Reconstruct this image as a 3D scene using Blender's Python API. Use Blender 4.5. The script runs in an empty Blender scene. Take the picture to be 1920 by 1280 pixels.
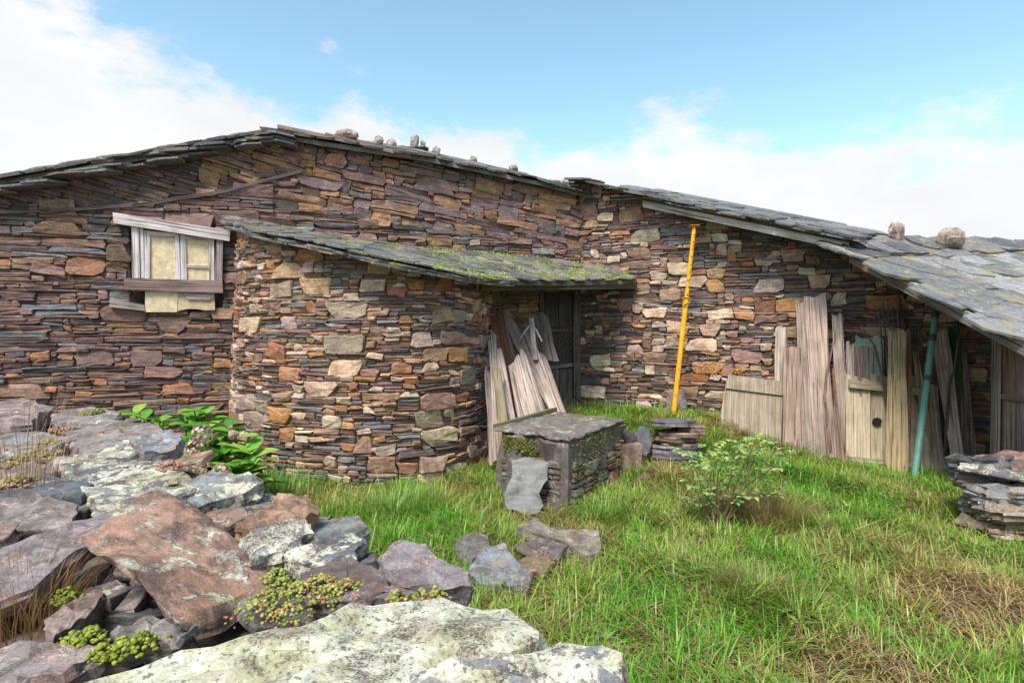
import bpy, bmesh, math, random
import numpy as np
from mathutils import Vector, Matrix, noise as mnoise
R = math.radians
random.seed(7); np.random.seed(7)
S = bpy.context.scene
COL = S.collection

# ------------------------------------------------------------------ camera, sky, sun, exposure
CAMH, FPX, HOR = 1.65, 1066.7, 610.0
cam = bpy.data.cameras.new('camera'); camo = bpy.data.objects.new('camera', cam); COL.objects.link(camo)
cam.lens = 20; cam.sensor_width = 36; cam.clip_start = 0.05; cam.clip_end = 3000
cam.shift_y = -(640 - HOR) / 1920
camo.location = (0, 0, CAMH); camo.rotation_euler = (R(90), 0, 0)
S.camera = camo
SUN_EL, SUN_AZ = R(56), R(205)     # azimuth measured from +Y clockwise: light comes from behind the camera
sun = bpy.data.lights.new('sun', 'SUN'); suno = bpy.data.objects.new('sun', sun); COL.objects.link(suno)
sun.energy = 2.6; sun.angle = R(20); sun.color = (1.0, 0.95, 0.88)
sd = Vector((math.sin(SUN_AZ) * math.cos(SUN_EL), math.cos(SUN_AZ) * math.cos(SUN_EL), math.sin(SUN_EL)))
suno.rotation_euler = sd.to_track_quat('Z', 'Y').to_euler()
suno.location = sd * 30
W = bpy.data.worlds.new('World'); S.world = W; W.use_nodes = True
nt = W.node_tree; nt.nodes.clear()
def wn(t, **k):
    n = nt.nodes.new(t)
    for a, b in k.items(): setattr(n, a, b)
    return n
out = wn('ShaderNodeOutputWorld'); bg = wn('ShaderNodeBackground'); bg.inputs[1].default_value = 0.12
sky = wn('ShaderNodeTexSky', sky_type='NISHITA', sun_disc=False, sun_elevation=SUN_EL, sun_rotation=SUN_AZ)
sky.ozone_density = 2.0; sky.dust_density = 0.6
tc = wn('ShaderNodeTexCoord')
mp = wn('ShaderNodeMapping'); mp.inputs['Scale'].default_value = (1.0, 1.0, 1.9); mp.inputs['Location'].default_value = (18.1, 18.8, 2.0)
nz = wn('ShaderNodeTexNoise'); nz.inputs['Scale'].default_value = 2.5; nz.inputs['Detail'].default_value = 9; nz.inputs['Roughness'].default_value = 0.58
sx = wn('ShaderNodeSeparateXYZ')
el = wn('ShaderNodeMapRange'); el.inputs[1].default_value = 0.14; el.inputs[2].default_value = 0.50; el.inputs[3].default_value = 0.22; el.inputs[4].default_value = -0.09
ad = wn('ShaderNodeMath', operation='ADD')
rp = wn('ShaderNodeMapRange', interpolation_type='SMOOTHSTEP'); rp.inputs[1].default_value = 0.50; rp.inputs[2].default_value = 0.61
nz2 = wn('ShaderNodeTexNoise'); nz2.inputs['Scale'].default_value = 4.0; nz2.inputs['Detail'].default_value = 5
cr = wn('ShaderNodeMapRange'); cr.inputs[1].default_value = 0.3; cr.inputs[2].default_value = 0.7; cr.inputs[3].default_value = 3.3; cr.inputs[4].default_value = 3.9
ccol = wn('ShaderNodeVectorMath', operation='SCALE'); ccol.inputs[0].default_value = (0.97, 0.99, 1.0)
tint = wn('ShaderNodeVectorMath', operation='MULTIPLY'); tint.inputs[1].default_value = (1.12, 1.20, 0.98)
mx = wn('ShaderNodeMix', data_type='RGBA')
L = nt.links.new
L(tc.outputs['Generated'], mp.inputs[0]); L(mp.outputs[0], nz.inputs[0]); L(mp.outputs[0], nz2.inputs[0])
L(tc.outputs['Generated'], sx.inputs[0]); L(sx.outputs[2], el.inputs[0])
L(nz.outputs[0], ad.inputs[0]); L(el.outputs[0], ad.inputs[1]); L(ad.outputs[0], rp.inputs[0])
L(nz2.outputs[0], cr.inputs[0]); L(cr.outputs[0], ccol.inputs['Scale'])
L(sky.outputs[0], tint.inputs[0]); L(rp.outputs[0], mx.inputs[0]); L(tint.outputs[0], mx.inputs[6]); L(ccol.outputs[0], mx.inputs[7])
L(mx.outputs[2], bg.inputs[0]); L(bg.outputs[0], out.inputs[0])
S.view_settings.view_transform = 'Standard'; S.view_settings.look = 'None'; S.view_settings.gamma = 1
S.view_settings.exposure = 1.2

# ------------------------------------------------------------------ helpers
def P(px, py, d):
    return Vector(((px - 960) / FPX * d, d, CAMH + (HOR - py) / FPX * d))
TH = R(20)
MA = Vector((-5.58, 6.2, 0)); MD = Vector((math.cos(TH), math.sin(TH), 0)); MN = Vector((math.sin(TH), -math.cos(TH), 0))
RA = Vector((1.066, 8.618, 0)); TR = R(24); RD = Vector((math.cos(TR), -math.sin(TR), 0)); RN = Vector((-math.sin(TR), -math.cos(TR), 0))
def hit(A, N, px, py, o=0.0):
    r = Vector(((px - 960) / FPX, 1, (HOR - py) / FPX)); a = A + N * o
    t = a.dot(N) / r.dot(N)
    return Vector((0, 0, CAMH)) + r * t
def onM(px, py, o=0.0): return hit(MA, MN, px, py, o)
def onR(px, py, o=0.0): return hit(RA, RN, px, py, o)
WL = {}
def tag(o, label=None, cat=None, group=None, kind=None):
    if label: o['label'] = label
    if cat: o['category'] = cat
    if group: o['group'] = group
    if kind: o['kind'] = kind
    return o
def adopt(o, par):
    if par is not None:
        o.parent = par; o.matrix_parent_inverse = Matrix.Translation(-WL[par.name])
def empty(name, loc):
    o = bpy.data.objects.new(name, None); COL.objects.link(o); o.location = loc; o.empty_display_size = 0.2
    WL[o.name] = Vector(loc); return o
def mesh_from(name, V, F, cols=None, smooth=False):
    me = bpy.data.meshes.new(name); me.from_pydata([tuple(v) for v in V], [], F)
    if cols is not None:
        a = me.color_attributes.new('Col', 'FLOAT_COLOR', 'POINT')
        a.data.foreach_set('color', np.asarray(cols, dtype=np.float32).ravel())
    if smooth:
        me.polygons.foreach_set('use_smooth', [True] * len(me.polygons)); me.set_sharp_from_angle(angle=R(30))
    me.update(); return me
def obj(name, me, mat, par=None, loc=(0, 0, 0), rot=None):
    o = bpy.data.objects.new(name, me); COL.objects.link(o); o.location = loc
    if rot is not None: o.rotation_euler = rot
    if mat is not None and len(me.materials) == 0: me.materials.append(mat)
    WL[o.name] = Vector(loc); adopt(o, par); return o
def centred(name, V, F, mat, par=None, col=None, smooth=False, base=False, up=False):
    V = [Vector(v) for v in V]; c = sum(V, Vector()) / len(V)
    if base: c.z = min(v.z for v in V)
    cols = None if col is None else [tuple(col) + ((1.0,) if len(col) == 3 else ())] * len(V)
    if mat is not None and mat.name.startswith('weathered_wood'):      # local z runs along the grain
        A = np.array([tuple(v) for v in V]); A = A - A.mean(0); ax = np.linalg.svd(A, full_matrices=False)[2]
        order = [0, 1, 2]
        z_, x_ = Vector(ax[0]), Vector(ax[1])
        if up: nn_ = Vector(ax[2]); z_ = (Vector((0, 0, 1)) - nn_ * nn_.z).normalized(); x_ = z_.cross(nn_).normalized()
        z_ = z_ if (z_.z if abs(z_.z) > .5 else z_.x) > 0 else -z_
        y_ = z_.cross(x_); M3 = Matrix((x_, y_, z_)).transposed(); inv = M3.transposed()
        o = obj(name, mesh_from(name, [inv @ (v - c) for v in V], F, cols, smooth), mat, par, c); o.rotation_euler = M3.to_euler(); return o
    return obj(name, mesh_from(name, [v - c for v in V], F, cols, smooth), mat, par, c)
def prism(front, off):
    n = len(front); V = [Vector(v) for v in front] + [Vector(v) + off for v in front]
    F = [tuple(range(n)), tuple(reversed(range(n, 2 * n)))]
    F += [(i, i + n, (i + 1) % n + n, (i + 1) % n) for i in range(n)]
    return V, F
def tube(pts, rads, n=7):
    V = []; F = []; pts = [Vector(p) for p in pts]
    for i, p in enumerate(pts):
        t = (pts[min(i + 1, len(pts) - 1)] - pts[max(i - 1, 0)]).normalized()
        a = t.orthogonal().normalized(); b = t.cross(a)
        r = rads[i] if hasattr(rads, '__len__') else rads
        for k in range(n):
            g = 2 * math.pi * k / n; V.append(p + a * math.cos(g) * r + b * math.sin(g) * r)
    for i in range(len(pts) - 1):
        for k in range(n):
            F.append((i * n + k, i * n + (k + 1) % n, (i + 1) * n + (k + 1) % n, (i + 1) * n + k))
    F.append(tuple(reversed(range(n)))); F.append(tuple(range((len(pts) - 1) * n, len(pts) * n)))
    return V, F
def inter(x, xs, ys):
    return float(np.interp(x, xs, ys))

# ------------------------------------------------------------------ materials
def newmat(name):
    m = bpy.data.materials.new(name); m.use_nodes = True; m.node_tree.nodes.clear(); return m
class G:
    def __init__(s, m): s.t = m.node_tree
    def n(s, t, ins=None, **k):
        n = s.t.nodes.new(t)
        for a, b in k.items(): setattr(n, a, b)
        for a, b in (ins or {}).items():
            if isinstance(b, bpy.types.NodeSocket): s.t.links.new(b, n.inputs[a])
            else: n.inputs[a].default_value = b
        return n
    def noise(s, vec, scale, detail=4, rough=.55, dist=0): return s.n('ShaderNodeTexNoise', {'Vector': vec, 'Scale': scale, 'Detail': detail, 'Roughness': rough, 'Distortion': dist}).outputs[0]
    def ramp(s, v, a, b, c=0.0, d=1.0, smooth=True):
        return s.n('ShaderNodeMapRange', {0: v, 1: a, 2: b, 3: c, 4: d}, interpolation_type='SMOOTHSTEP' if smooth else 'LINEAR').outputs[0]
    def mul(s, a, b): return s.n('ShaderNodeMath', {0: a, 1: b}, operation='MULTIPLY').outputs[0]
    def add(s, a, b): return s.n('ShaderNodeMath', {0: a, 1: b}, operation='ADD').outputs[0]
    def mix(s, f, a, b, mode='MIX'):
        return s.n('ShaderNodeMix', {0: f, 6: a, 7: b}, data_type='RGBA', blend_type=mode).outputs[2]
    def scale(s, col, f):
        if isinstance(col, tuple): col = col[:3]
        return s.n('ShaderNodeVectorMath', {0: col, 'Scale': f}, operation='SCALE').outputs[0]
    def vmap(s, vec, sc): return s.n('ShaderNodeVectorMath', {0: vec, 1: sc}, operation='MULTIPLY').outputs[0]
    def finish(s, col, rough, height=None, dist=.01, strength=.6, spec=.35, sub=None):
        b = s.n('ShaderNodeBsdfPrincipled', {'Base Color': col, 'Roughness': rough, 'Specular IOR Level': spec})
        if height is not None:
            s.t.links.new(s.n('ShaderNodeBump', {'Height': height, 'Distance': dist, 'Strength': strength}).outputs[0], b.inputs['Normal'])
        o = s.n('ShaderNodeOutputMaterial'); s.t.links.new(b.outputs[0], o.inputs[0]); return b
def c4(c): return (c[0], c[1], c[2], 1.0)

def stone_mat(name, rust=.35, lich_col=(.60, .58, .45), streak=(3, 3, 16), mottle=.3):
    m = newmat(name); g = G(m); pos = g.n('ShaderNodeNewGeometry').outputs['Position']
    at = g.n('ShaderNodeAttribute', attribute_name='Col')
    st = g.noise(g.vmap(pos, streak), 2.2, 6, .62)
    fine = g.noise(pos, 38, 5, .65); big = g.noise(pos, 5, 3)
    f = g.mul(g.ramp(st, .25, .75, .58, 1.42, False), g.ramp(fine, .25, .75, .7, 1.3, False))
    col = g.scale(at.outputs['Color'], f)
    rm = g.mul(g.ramp(big, .52, .72), g.ramp(fine, .4, .6)); rm = g.mul(rm, rust)
    col = g.mix(rm, col, c4((.30, .14, .055)))
    l1 = g.noise(pos, 9, 7, .7, .6); l2 = g.noise(pos, 55, 3, .6)
    th = g.add(g.add(l1, g.mul(g.add(l2, -.5), .25)), g.mul(g.add(at.outputs['Alpha'], -1.0), .5))
    lm = g.ramp(th, .30, .36)
    lc = g.mix(g.ramp(g.noise(pos, 24, 4), .35, .65), c4(lich_col), c4((.40, .40, .30)))
    lc = g.mix(g.ramp(l2, .55, .7), lc, c4((.30, .29, .24)))
    lc = g.mix(g.ramp(g.noise(pos, 5, 6, .7), .52, .64), lc, c4((.36, .34, .20)))
    lc = g.mix(g.ramp(g.noise(pos, 75, 3, .6), .56, .64), lc, c4((.13, .12, .11)))
    col = g.mix(lm, col, lc)
    grit = g.noise(pos, 150, 4, .7)
    dk = g.mul(g.ramp(g.noise(pos, 7, 7, .74, .5), .47, .56), g.ramp(grit, .35, .6)); col = g.mix(g.mul(dk, mottle), col, c4((.075, .05, .042)))
    pk = g.mul(g.ramp(g.noise(pos, 9, 6, .72), .54, .62), g.ramp(grit, .4, .65)); col = g.mix(g.mul(pk, mottle), col, c4((.42, .29, .25)))
    col = g.scale(col, g.ramp(grit, .25, .75, .62, 1.38, False))
    h = g.add(g.add(g.mul(st, .7), g.mul(fine, .5)), g.add(g.mul(lm, .25), g.mul(grit, .3)))
    g.finish(col, g.ramp(fine, .3, .7, .5, .85), h, .012, .9, .4); return m
def wood_mat(name, ckf=.72):
    m = newmat(name); g = G(m); oc = g.n('ShaderNodeTexCoord').outputs['Object']; oi = g.n('ShaderNodeObjectInfo')
    at = g.n('ShaderNodeAttribute', attribute_name='Col')
    sh = g.n('ShaderNodeVectorMath', {0: oc, 1: g.n('ShaderNodeCombineXYZ', {0: g.mul(oi.outputs['Random'], 37.), 1: g.mul(oi.outputs['Random'], 11.), 2: g.mul(oi.outputs['Random'], 23.)}).outputs[0]}, operation='ADD').outputs[0]
    gr = g.noise(g.vmap(sh, (46, 46, 1.6)), 1.0, 5, .6, .4); ck = g.noise(g.vmap(sh, (70, 70, 1.1)), 1.0, 3, .5, .8)
    bl = g.noise(sh, 3.2, 4, .6); crack = g.ramp(ck, .57, .64)
    col = g.scale(at.outputs['Color'], g.mul(g.ramp(gr, .25, .75, .5, 1.45, False), g.ramp(bl, .3, .7, .72, 1.25, False)))
    col = g.mix(g.mul(g.ramp(bl, .55, .75), .4), col, c4((.16, .10, .065)))
    col = g.mix(g.mul(crack, ckf), col, c4((.03, .024, .02)))
    mo = g.mul(g.ramp(g.noise(g.vmap(sh, (3, 3, 1)), 3.5, 6, .7), .40, .68), at.outputs['Alpha'])
    col = g.mix(mo, col, c4((.17, .17, .055)))
    h = g.add(g.mul(gr, .7), g.mul(crack, -1.0))
    g.finish(col, .82, h, .008, .7, .25); return m
def slate_mat(name, moss=0.0, lt=1.1):
    m = newmat(name); g = G(m); geo = g.n('ShaderNodeNewGeometry'); pos = geo.outputs['Position']; oi = g.n('ShaderNodeObjectInfo')
    r = oi.outputs['Random']
    base = g.mix(g.ramp(r, .2, .9), c4((.070, .068, .070)), c4((.135, .13, .128)))
    base = g.mix(g.ramp(g.n('ShaderNodeMath', {0: g.mul(r, 7.13), 1: 1.0}, operation='MODULO').outputs[0], .76, .84), base, c4((.15, .125, .11) if lt < 1.5 else (.14, .12, .085)))
    fine = g.noise(pos, 30, 6, .65); st = g.noise(g.vmap(pos, (4, 4, 18)), 2, 5)
    col = g.scale(g.scale(base, lt), g.mul(g.ramp(fine, .25, .75, .65, 1.4, False), g.ramp(st, .3, .7, .7, 1.3, False)))
    l1 = g.noise(pos, 13, 7, .72, .5); lm = g.ramp(l1, .60, .66)
    col = g.mix(g.mul(lm, .7), col, c4((.42, .42, .33)))
    col = g.mix(g.mul(g.ramp(g.noise(pos, 6, 5), .52, .64) if lt > 1.5 else g.ramp(g.noise(pos, 6, 5), .56, .68), .6), col, c4((.27, .22, .10)))
    h = g.add(fine, g.mul(st, .6))
    if moss > 0:
        nz_ = g.n('ShaderNodeSeparateXYZ', {0: geo.outputs['Normal']}).outputs[2]
        mm = g.mul(g.ramp(g.noise(pos, 3.5, 7, .68), .62 - moss * .28, .70 - moss * .28), g.ramp(nz_, .2, .7))
        mc = g.mix(g.ramp(g.noise(pos, 16, 5), .35, .65), c4((.085, .105, .016)), c4((.25, .25, .07)))
        mc = g.mix(g.ramp(g.noise(pos, 5, 3), .52, .66), mc, c4((.34, .35, .21)))
        col = g.mix(mm, col, mc); h = g.add(h, g.mul(mm, g.noise(pos, 60, 3)))
    g.finish(col, g.ramp(fine, .3, .7, .45, .75), h, .01, .7, .45); return m
def plain_mat(name, col, rough=.7, var=.3, sc=12, spec=.3, metal=0, attr=False):
    m = newmat(name); g = G(m); pos = g.n('ShaderNodeNewGeometry').outputs['Position']
    n1 = g.noise(pos, sc, 6, .65); n2 = g.noise(pos, sc * 6, 3)
    base = g.n('ShaderNodeAttribute', attribute_name='Col').outputs['Color'] if attr else c4(col)
    c = g.scale(base, g.mul(g.ramp(n1, .25, .75, 1 - var, 1 + var, False), g.ramp(n2, .25, .75, 1 - var * .5, 1 + var * .5, False)))
    if attr and rough < .8: c = g.mix(g.mul(g.ramp(g.noise(pos, 22, 6, .7), .56, .64), .75), c, c4((.16, .07, .03)))
    b = g.finish(c, rough, g.add(n1, g.mul(n2, .4)), .006, .5, spec); b.inputs['Metallic'].default_value = metal; return m
def leaf_mat(name, tr=.3, rough=.45):
    m = newmat(name); g = G(m); pos = g.n('ShaderNodeNewGeometry').outputs['Position']
    at = g.n('ShaderNodeAttribute', attribute_name='Col').outputs['Color']
    c = g.scale(at, g.ramp(g.noise(pos, 25, 3), .25, .75, .75, 1.25, False))
    b = g.n('ShaderNodeBsdfPrincipled', {'Base Color': c, 'Roughness': rough, 'Specular IOR Level': .45})
    t = g.n('ShaderNodeBsdfTranslucent', {'Color': c})
    mx_ = g.n('ShaderNodeMixShader', {0: tr, 1: b.outputs[0], 2: t.outputs[0]})
    o = g.n('ShaderNodeOutputMaterial'); g.t.links.new(mx_.outputs[0], o.inputs[0]); return m
M_STONE = stone_mat('rubble_stone', .55, mottle=.6); M_ROCK = stone_mat('lichen_rock', .6, streak=(5, 5, 9), mottle=1.0)
M_WOOD = wood_mat('weathered_wood'); M_PLY = wood_mat('weathered_wood_sheet', .12); M_SLATE = slate_mat('slate'); M_MOSSY = slate_mat('mossy_slate', .36); M_SLATE2 = slate_mat('lichen_slate', .15, 1.75)
M_MORTAR = plain_mat('earth_mortar', (.095, .072, .055), .95, .5, 9); M_CLAY = plain_mat('clay_mortar', (.20, .135, .075), .95, .45, 9)
M_LEAF = leaf_mat('leaf', .3, .6); M_GRASS = leaf_mat('grass_blades', .35, .38); M_PAINT = plain_mat('painted', (1, 1, 1), .5, .22, 9, .4, 0, True)
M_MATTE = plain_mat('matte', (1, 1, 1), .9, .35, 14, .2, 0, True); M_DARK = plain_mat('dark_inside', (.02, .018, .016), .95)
def soil_mat():
    m = newmat('soil_and_thatch'); g = G(m); pos = g.n('ShaderNodeNewGeometry').outputs['Position']
    a = g.noise(pos, 1.6, 6, .65); b = g.noise(pos, 30, 5, .7)
    c = g.mix(g.ramp(a, .38, .6), c4((.05, .085, .018)), c4((.11, .07, .035))); c = g.mix(g.ramp(b, .5, .7), c, c4((.16, .12, .05)))
    g.finish(c, .95, g.add(a, b), .03, 1, .2); return m
M_SOIL = soil_mat()

# ------------------------------------------------------------------ ground
GP = np.array([(0, 2.6, 0), (3, 2.6, 0), (0, 1, 0), (-4, 2, 0), (6, 3, -.02), (.49, 4.96, 0), (-1.4, 5.6, .02), (-.5, 6.5, .05), (-3, 6.2, .1), (.7, 8.3, .42), (1.3, 8.2, .38),
  (1.1, 5.9, .06), (2.15, 7.6, .42), (1.7, 6.1, .10), (2.7, 7.4, .40), (3.3, 7.0, .20), (3.7, 6.6, .04), (4.4, 6.3, -.05), (5, 6.1, -.06), (3.7, 4.4, 0), (6, 5.5, 0), (-6, 6, .1), (0, 20, .3), (-20, 10, 0), (20, 10, 0), (0, -10, 0), (2.5, 5.2, .04), (2.8, 6.3, .12)])
def gz_np(x, y):
    d = (x[..., None] - GP[:, 0]) ** 2 + (y[..., None] - GP[:, 1]) ** 2 + .03
    w = d ** -1.6
    return (w * GP[:, 2]).sum(-1) / w.sum(-1)
def gz(x, y): return float(gz_np(np.array([x]), np.array([y]))[0])
def bumps(x, y): return .035 * np.sin(x * 3.1 + 1.3 * np.sin(y * 2.3)) * np.sin(y * 2.7 + x) + .02 * np.sin(x * 7.3 + y * 5.1)
def axis(lo, hi, st, far):
    a = list(np.arange(lo, hi, st)); s = st; r = []; x = hi
    while x < far: r.append(x); s *= 1.5; x += s
    l = []; x = lo - st; s = st
    while x > -far: l.append(x); s *= 1.5; x -= s
    return np.array(l[::-1] + a + r)
gx, gy = axis(-7, 8, .12, 900), axis(.5, 10, .12, 900)
XX, YY = np.meshgrid(gx, gy); ZZ = gz_np(XX, YY) + bumps(XX, YY) * (np.abs(XX) < 12) * (np.abs(YY) < 14)
nx_, ny_ = len(gx), len(gy)
idx = np.arange(nx_ * ny_).reshape(ny_, nx_)
F = np.stack([idx[:-1, :-1], idx[:-1, 1:], idx[1:, 1:], idx[1:, :-1]], -1).reshape(-1, 4).tolist()
go = obj('ground', mesh_from('ground', np.stack([XX, YY, ZZ], -1).reshape(-1, 3), F, None), M_SOIL); tag(go, kind='structure')
go.data.polygons.foreach_set('use_smooth', [True] * len(go.data.polygons))

# ------------------------------------------------------------------ rubble masonry
PAL_DARK = [(.085, .068, .062), (.12, .085, .075), (.10, .095, .095), (.18, .105, .085), (.16, .10, .07), (.21, .135, .11), (.14, .145, .15), (.20, .20, .20), (.22, .135, .09), (.19, .12, .10)]
PAL_BLOCK = [(.40, .19, .075), (.42, .27, .15), (.50, .38, .26), (.33, .19, .13), (.36, .16, .09), (.32, .18, .11), (.27, .15, .12), (.46, .30, .22), (.34, .27, .20), (.60, .48, .36), (.54, .37, .25), (.50, .36, .30)]
PAL_TAN = [(.36, .26, .15), (.40, .30, .19), (.30, .22, .13), (.27, .2, .14)]
def jit(c, a=.18):
    k = 1 + random.uniform(-a, a); return tuple(max(.01, v * k * (1 + random.uniform(-.07, .07))) for v in c)
def jitg(c, a=.08):
    k = 1 + random.uniform(-a, a); return tuple(v * k for v in c)
def stone_geo(w, h, dep, block):
    """angular, flat-faced stone: outline in (u,v), out = towards viewer"""
    a, b = w / 2, h / 2; nh = max(1, min(4, int(w / .085))); nv = 2 if h > .07 else 1
    cut = [random.uniform(.05, .42 if block else .5) * min(h, w) * random.choice([.35, .7, 1]) for _ in range(4)]
    pts = []; jv = min(.010, h * .10); ju = min(.012, w * .08)
    cs = [(-a, -b, 1, 0, 0, 1), (a, -b, 0, 1, -1, 0), (a, b, -1, 0, 0, -1), (-a, b, 0, -1, 1, 0)]
    for k in range(4):
        x, y, ox, oy, ix, iy = cs[k]; c = cut[k]; e = random.uniform(.3, 1.0)
        # arriving along the previous side, leaving along the next
        px_, py_ = (x + ix * c * (e if ix else 1), y + iy * c * (e if iy else 1)) if k else (x, y + c * e)
        qx_, qy_ = x + ox * c, y + oy * c
        if k == 0: pts += [(x, y + c * e), (x + c, y)]
        elif k == 1: pts += [(x - c, y), (x, y + c * e)]
        elif k == 2: pts += [(x, y - c * e), (x - c, y)]
        else: pts += [(x + c, y), (x, y - c * e)]
        m = nh if k in (0, 2) else nv
        nx2, ny2, *_ = cs[(k + 1) % 4]
        for q in range(1, m):
            t = q / m; pts.append((x + (nx2 - x) * t, y + (ny2 - y) * t))
    pts = [(u + random.uniform(-ju, ju), v + random.uniform(-jv, jv)) for u, v in pts]
    sh_, tp_, sk_ = random.gauss(0, .22) * min(1, w / h / 2), random.gauss(0, .12) * (1.3 if block else .5), random.gauss(0, .03)
    pts = [((u + v * sh_) * (1 - tp_ * v / b), v * (1 + random.gauss(0, .05) * u / a) + u * sk_ * min(1, h / w * 2)) for u, v in pts]
    ang = [math.atan2(v / b, u / a) for u, v in pts]; pts = [p for _, p in sorted(zip(ang, pts))]
    n = len(pts); V = []; ins = min(random.uniform(.004, .012), h * .2); bev = random.uniform(.003, .012) * (1.5 if block else 1)
    tu, tv = random.uniform(-.08, .08), random.uniform(-.15, .25)
    def o(u, v, base): return base + tu * u + tv * v + random.uniform(-1, 1) * min(.006, h * .08)
    su2, sv2 = (a - ins) / a, (b - ins) / b
    for (u, v) in pts: V.append((u * .98, -.10, v * .98))
    for (u, v) in pts: V.append((u, o(u, v, dep - bev), v))
    for (u, v) in pts: V.append((u * su2, o(u, v, dep), v * sv2))
    F = []
    for r in range(2):
        for k in range(n): F.append((r * n + k, r * n + (k + 1) % n, (r + 1) * n + (k + 1) % n, (r + 1) * n + k))
    V.append((random.uniform(-.3, .3) * w, dep + random.uniform(-.03, .08) * min(h, .12), random.uniform(-.2, .2) * h)); ci = len(V) - 1
    for k in range(n): F.append((2 * n + k, 2 * n + (k + 1) % n, ci))
    return V, F
def pack(L_, ztop_max, z0, pblock, wr=(.10, .5), hr=(.022, .06), big=1.0, cell=.02):
    """gravity packing of stones over a strip of length L_; yields (u,v,w,h,block)"""
    n = int(L_ / cell); H = np.full(n, z0) + np.random.uniform(0, .03, n).repeat(1); res = []
    H = z0 + np.repeat(np.random.uniform(0, .08, n // 12 + 1), 12)[:n]
    for it in range(20000):
        i = int(np.argmin(H)); 
        if H[i] > ztop_max: break
        a = i
        while a > 0 and abs(H[a - 1] - H[i]) < .008: a -= 1
        b = i
        while b < n - 1 and abs(H[b + 1] - H[i]) < .008: b += 1
        seg = b - a + 1; base = H[a:b + 1].max()
        ty = random.random(); blk = ty < pblock + .22
        if ty < pblock: w = (.09 + .30 * random.random() ** 2.4) * big; h = min(w * random.uniform(.28, .7), .16 * big)
        elif blk: w = random.uniform(.05, .20); h = random.uniform(.028, .075)
        else: w = random.uniform(*wr) ** 1.0; h = random.uniform(*hr) * (1.5 if random.random() < .12 else 1)
        k = max(3, int(round(w / cell)))
        if seg <= k or seg - k < 4: k = seg
        if k * cell < .12 and blk and k * cell < h * .9: h = max(.03, k * cell * .8)
        if k <= 3: h = min(h, .05)
        left = random.random() < .5; s = a if left else b - k + 1
        # level with a neighbour when close
        for q in (s - 1, s + k):
            if 0 <= q < n and .02 < H[q] - base < h * 1.5 and abs(H[q] - base - h) < .03: h = H[q] - base; break
        res.append(((s + k / 2) * cell, base + h / 2, k * cell, h, blk and k * cell > .07))
        H[s:s + k] = base + h
    return res
class Bag:
    def __init__(s): s.V = []; s.F = []; s.C = []; s.n = 0
    def add(s, V, F, col):
        s.V += V; s.F += [tuple(i + s.n for i in f) for f in F]; s.C += [col] * len(V); s.n += len(V)
def masonry(stones, frame, colour, wall, limit=300, skip=None, gap=.006, rot=0.0):
    """frame(u,v) -> origin, du, dn ; the largest stones are objects, the rest one part"""
    L2 = [s for s in stones if not (skip and skip(s))]
    L2.sort(key=lambda s: -s[2] * s[3]); bag = Bag()
    for i, (u, v, w, h, blk) in enumerate(L2):
        dep = random.uniform(.0, .03) + (.012 if blk else 0)
        V, F = stone_geo(max(.02, w - gap), max(.012, h - gap * .8), dep, blk)
        O, du, dn, dv = frame(u, v)
        rr = rot + random.gauss(0, .05) * (1.3 if blk else .7) * min(1, .25 / w)
        cu, su = math.cos(rr), math.sin(rr)
        V = [du * (x * cu - z * su) + dn * y + dv * (x * su + z * cu) for x, y, z in V]
        col = tuple(colour(u, v, blk, O)); col = col if len(col) == 4 else col + (random.choice([.0, .0, .1, .2]),)
        if i < limit: obj('stone', mesh_from('stone', V, F, [col] * len(V)), M_STONE, wall, O)
        else: bag.add([O + x for x in V], F, col)
    if bag.n:
        o = obj('small_stones', mesh_from('small_stones', [v - WL[wall.name] for v in bag.V], bag.F, bag.C), M_STONE, wall, WL[wall.name]); tag(o, kind='stuff')
Z = Vector((0, 0, 1))
MU = [-3.0, 0, 2.74, 4.7, 6.3, 7.07]; MZ = [2.7, 3.19, 4.03, 3.93, 3.75, 3.62]
def mtop(u): return inter(u, MU, MZ)
def mframe(u, v): return MA + MD * u + Z * v, MD, MN, Z
def uM(px, py): q = onM(px, py); return (q - MA).dot(MD), q.z
house = tag(empty('stone_house', (-1.5, 8.2, .1)), 'old slate rubble house with gabled slate roof and boarded window', 'house')
# wall core
core = []
us = [-3.0, -1.5, 0, 1.4, 2.74, 4.7, 6.3, 7.07, 7.5]
fr = [MA + MD * u - MN * .012 + Z * -.2 for u in us] + [MA + MD * u - MN * .012 + Z * mtop(u) for u in reversed(us)]
V, F = prism(fr, -MN * .5); hw = centred('wall', V, F, M_MORTAR, house)
HWL = WL[hw.name]
winu0, winz1 = uM(243, 425); winu1, winz0 = uM(417, 585)
strip = [uM(-250, 420), uM(0, 396), uM(230, 388), uM(400, 362), uM(560, 322)]
su_, sz_ = [a for a, b in strip], [b for a, b in strip]
def in_gable(u, v):      # tilted slates above the wooden strip, left of the peak
    return u < uM(560, 300)[0] and v > inter(u, su_, sz_) + .02
def in_upper(u, v):      # sloping courses right of the peak
    return u >= uM(545, 300)[0] and v > 3.05 - .10 * (u - 2.9) + .1
au0, au1 = uM(445, 600)[0], uM(915, 600)[0]
def annex_hidden(u, v): return au0 + .25 < u < au1 - .1 and v < 2.25
def mskip(s):
    u, v, w, h, b = s
    if v > mtop(u) - h * .3: return True
    if u > uM(1022, 600)[0] and v < uM(1050, 545)[1]: return True
    return annex_hidden(u, v)
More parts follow.
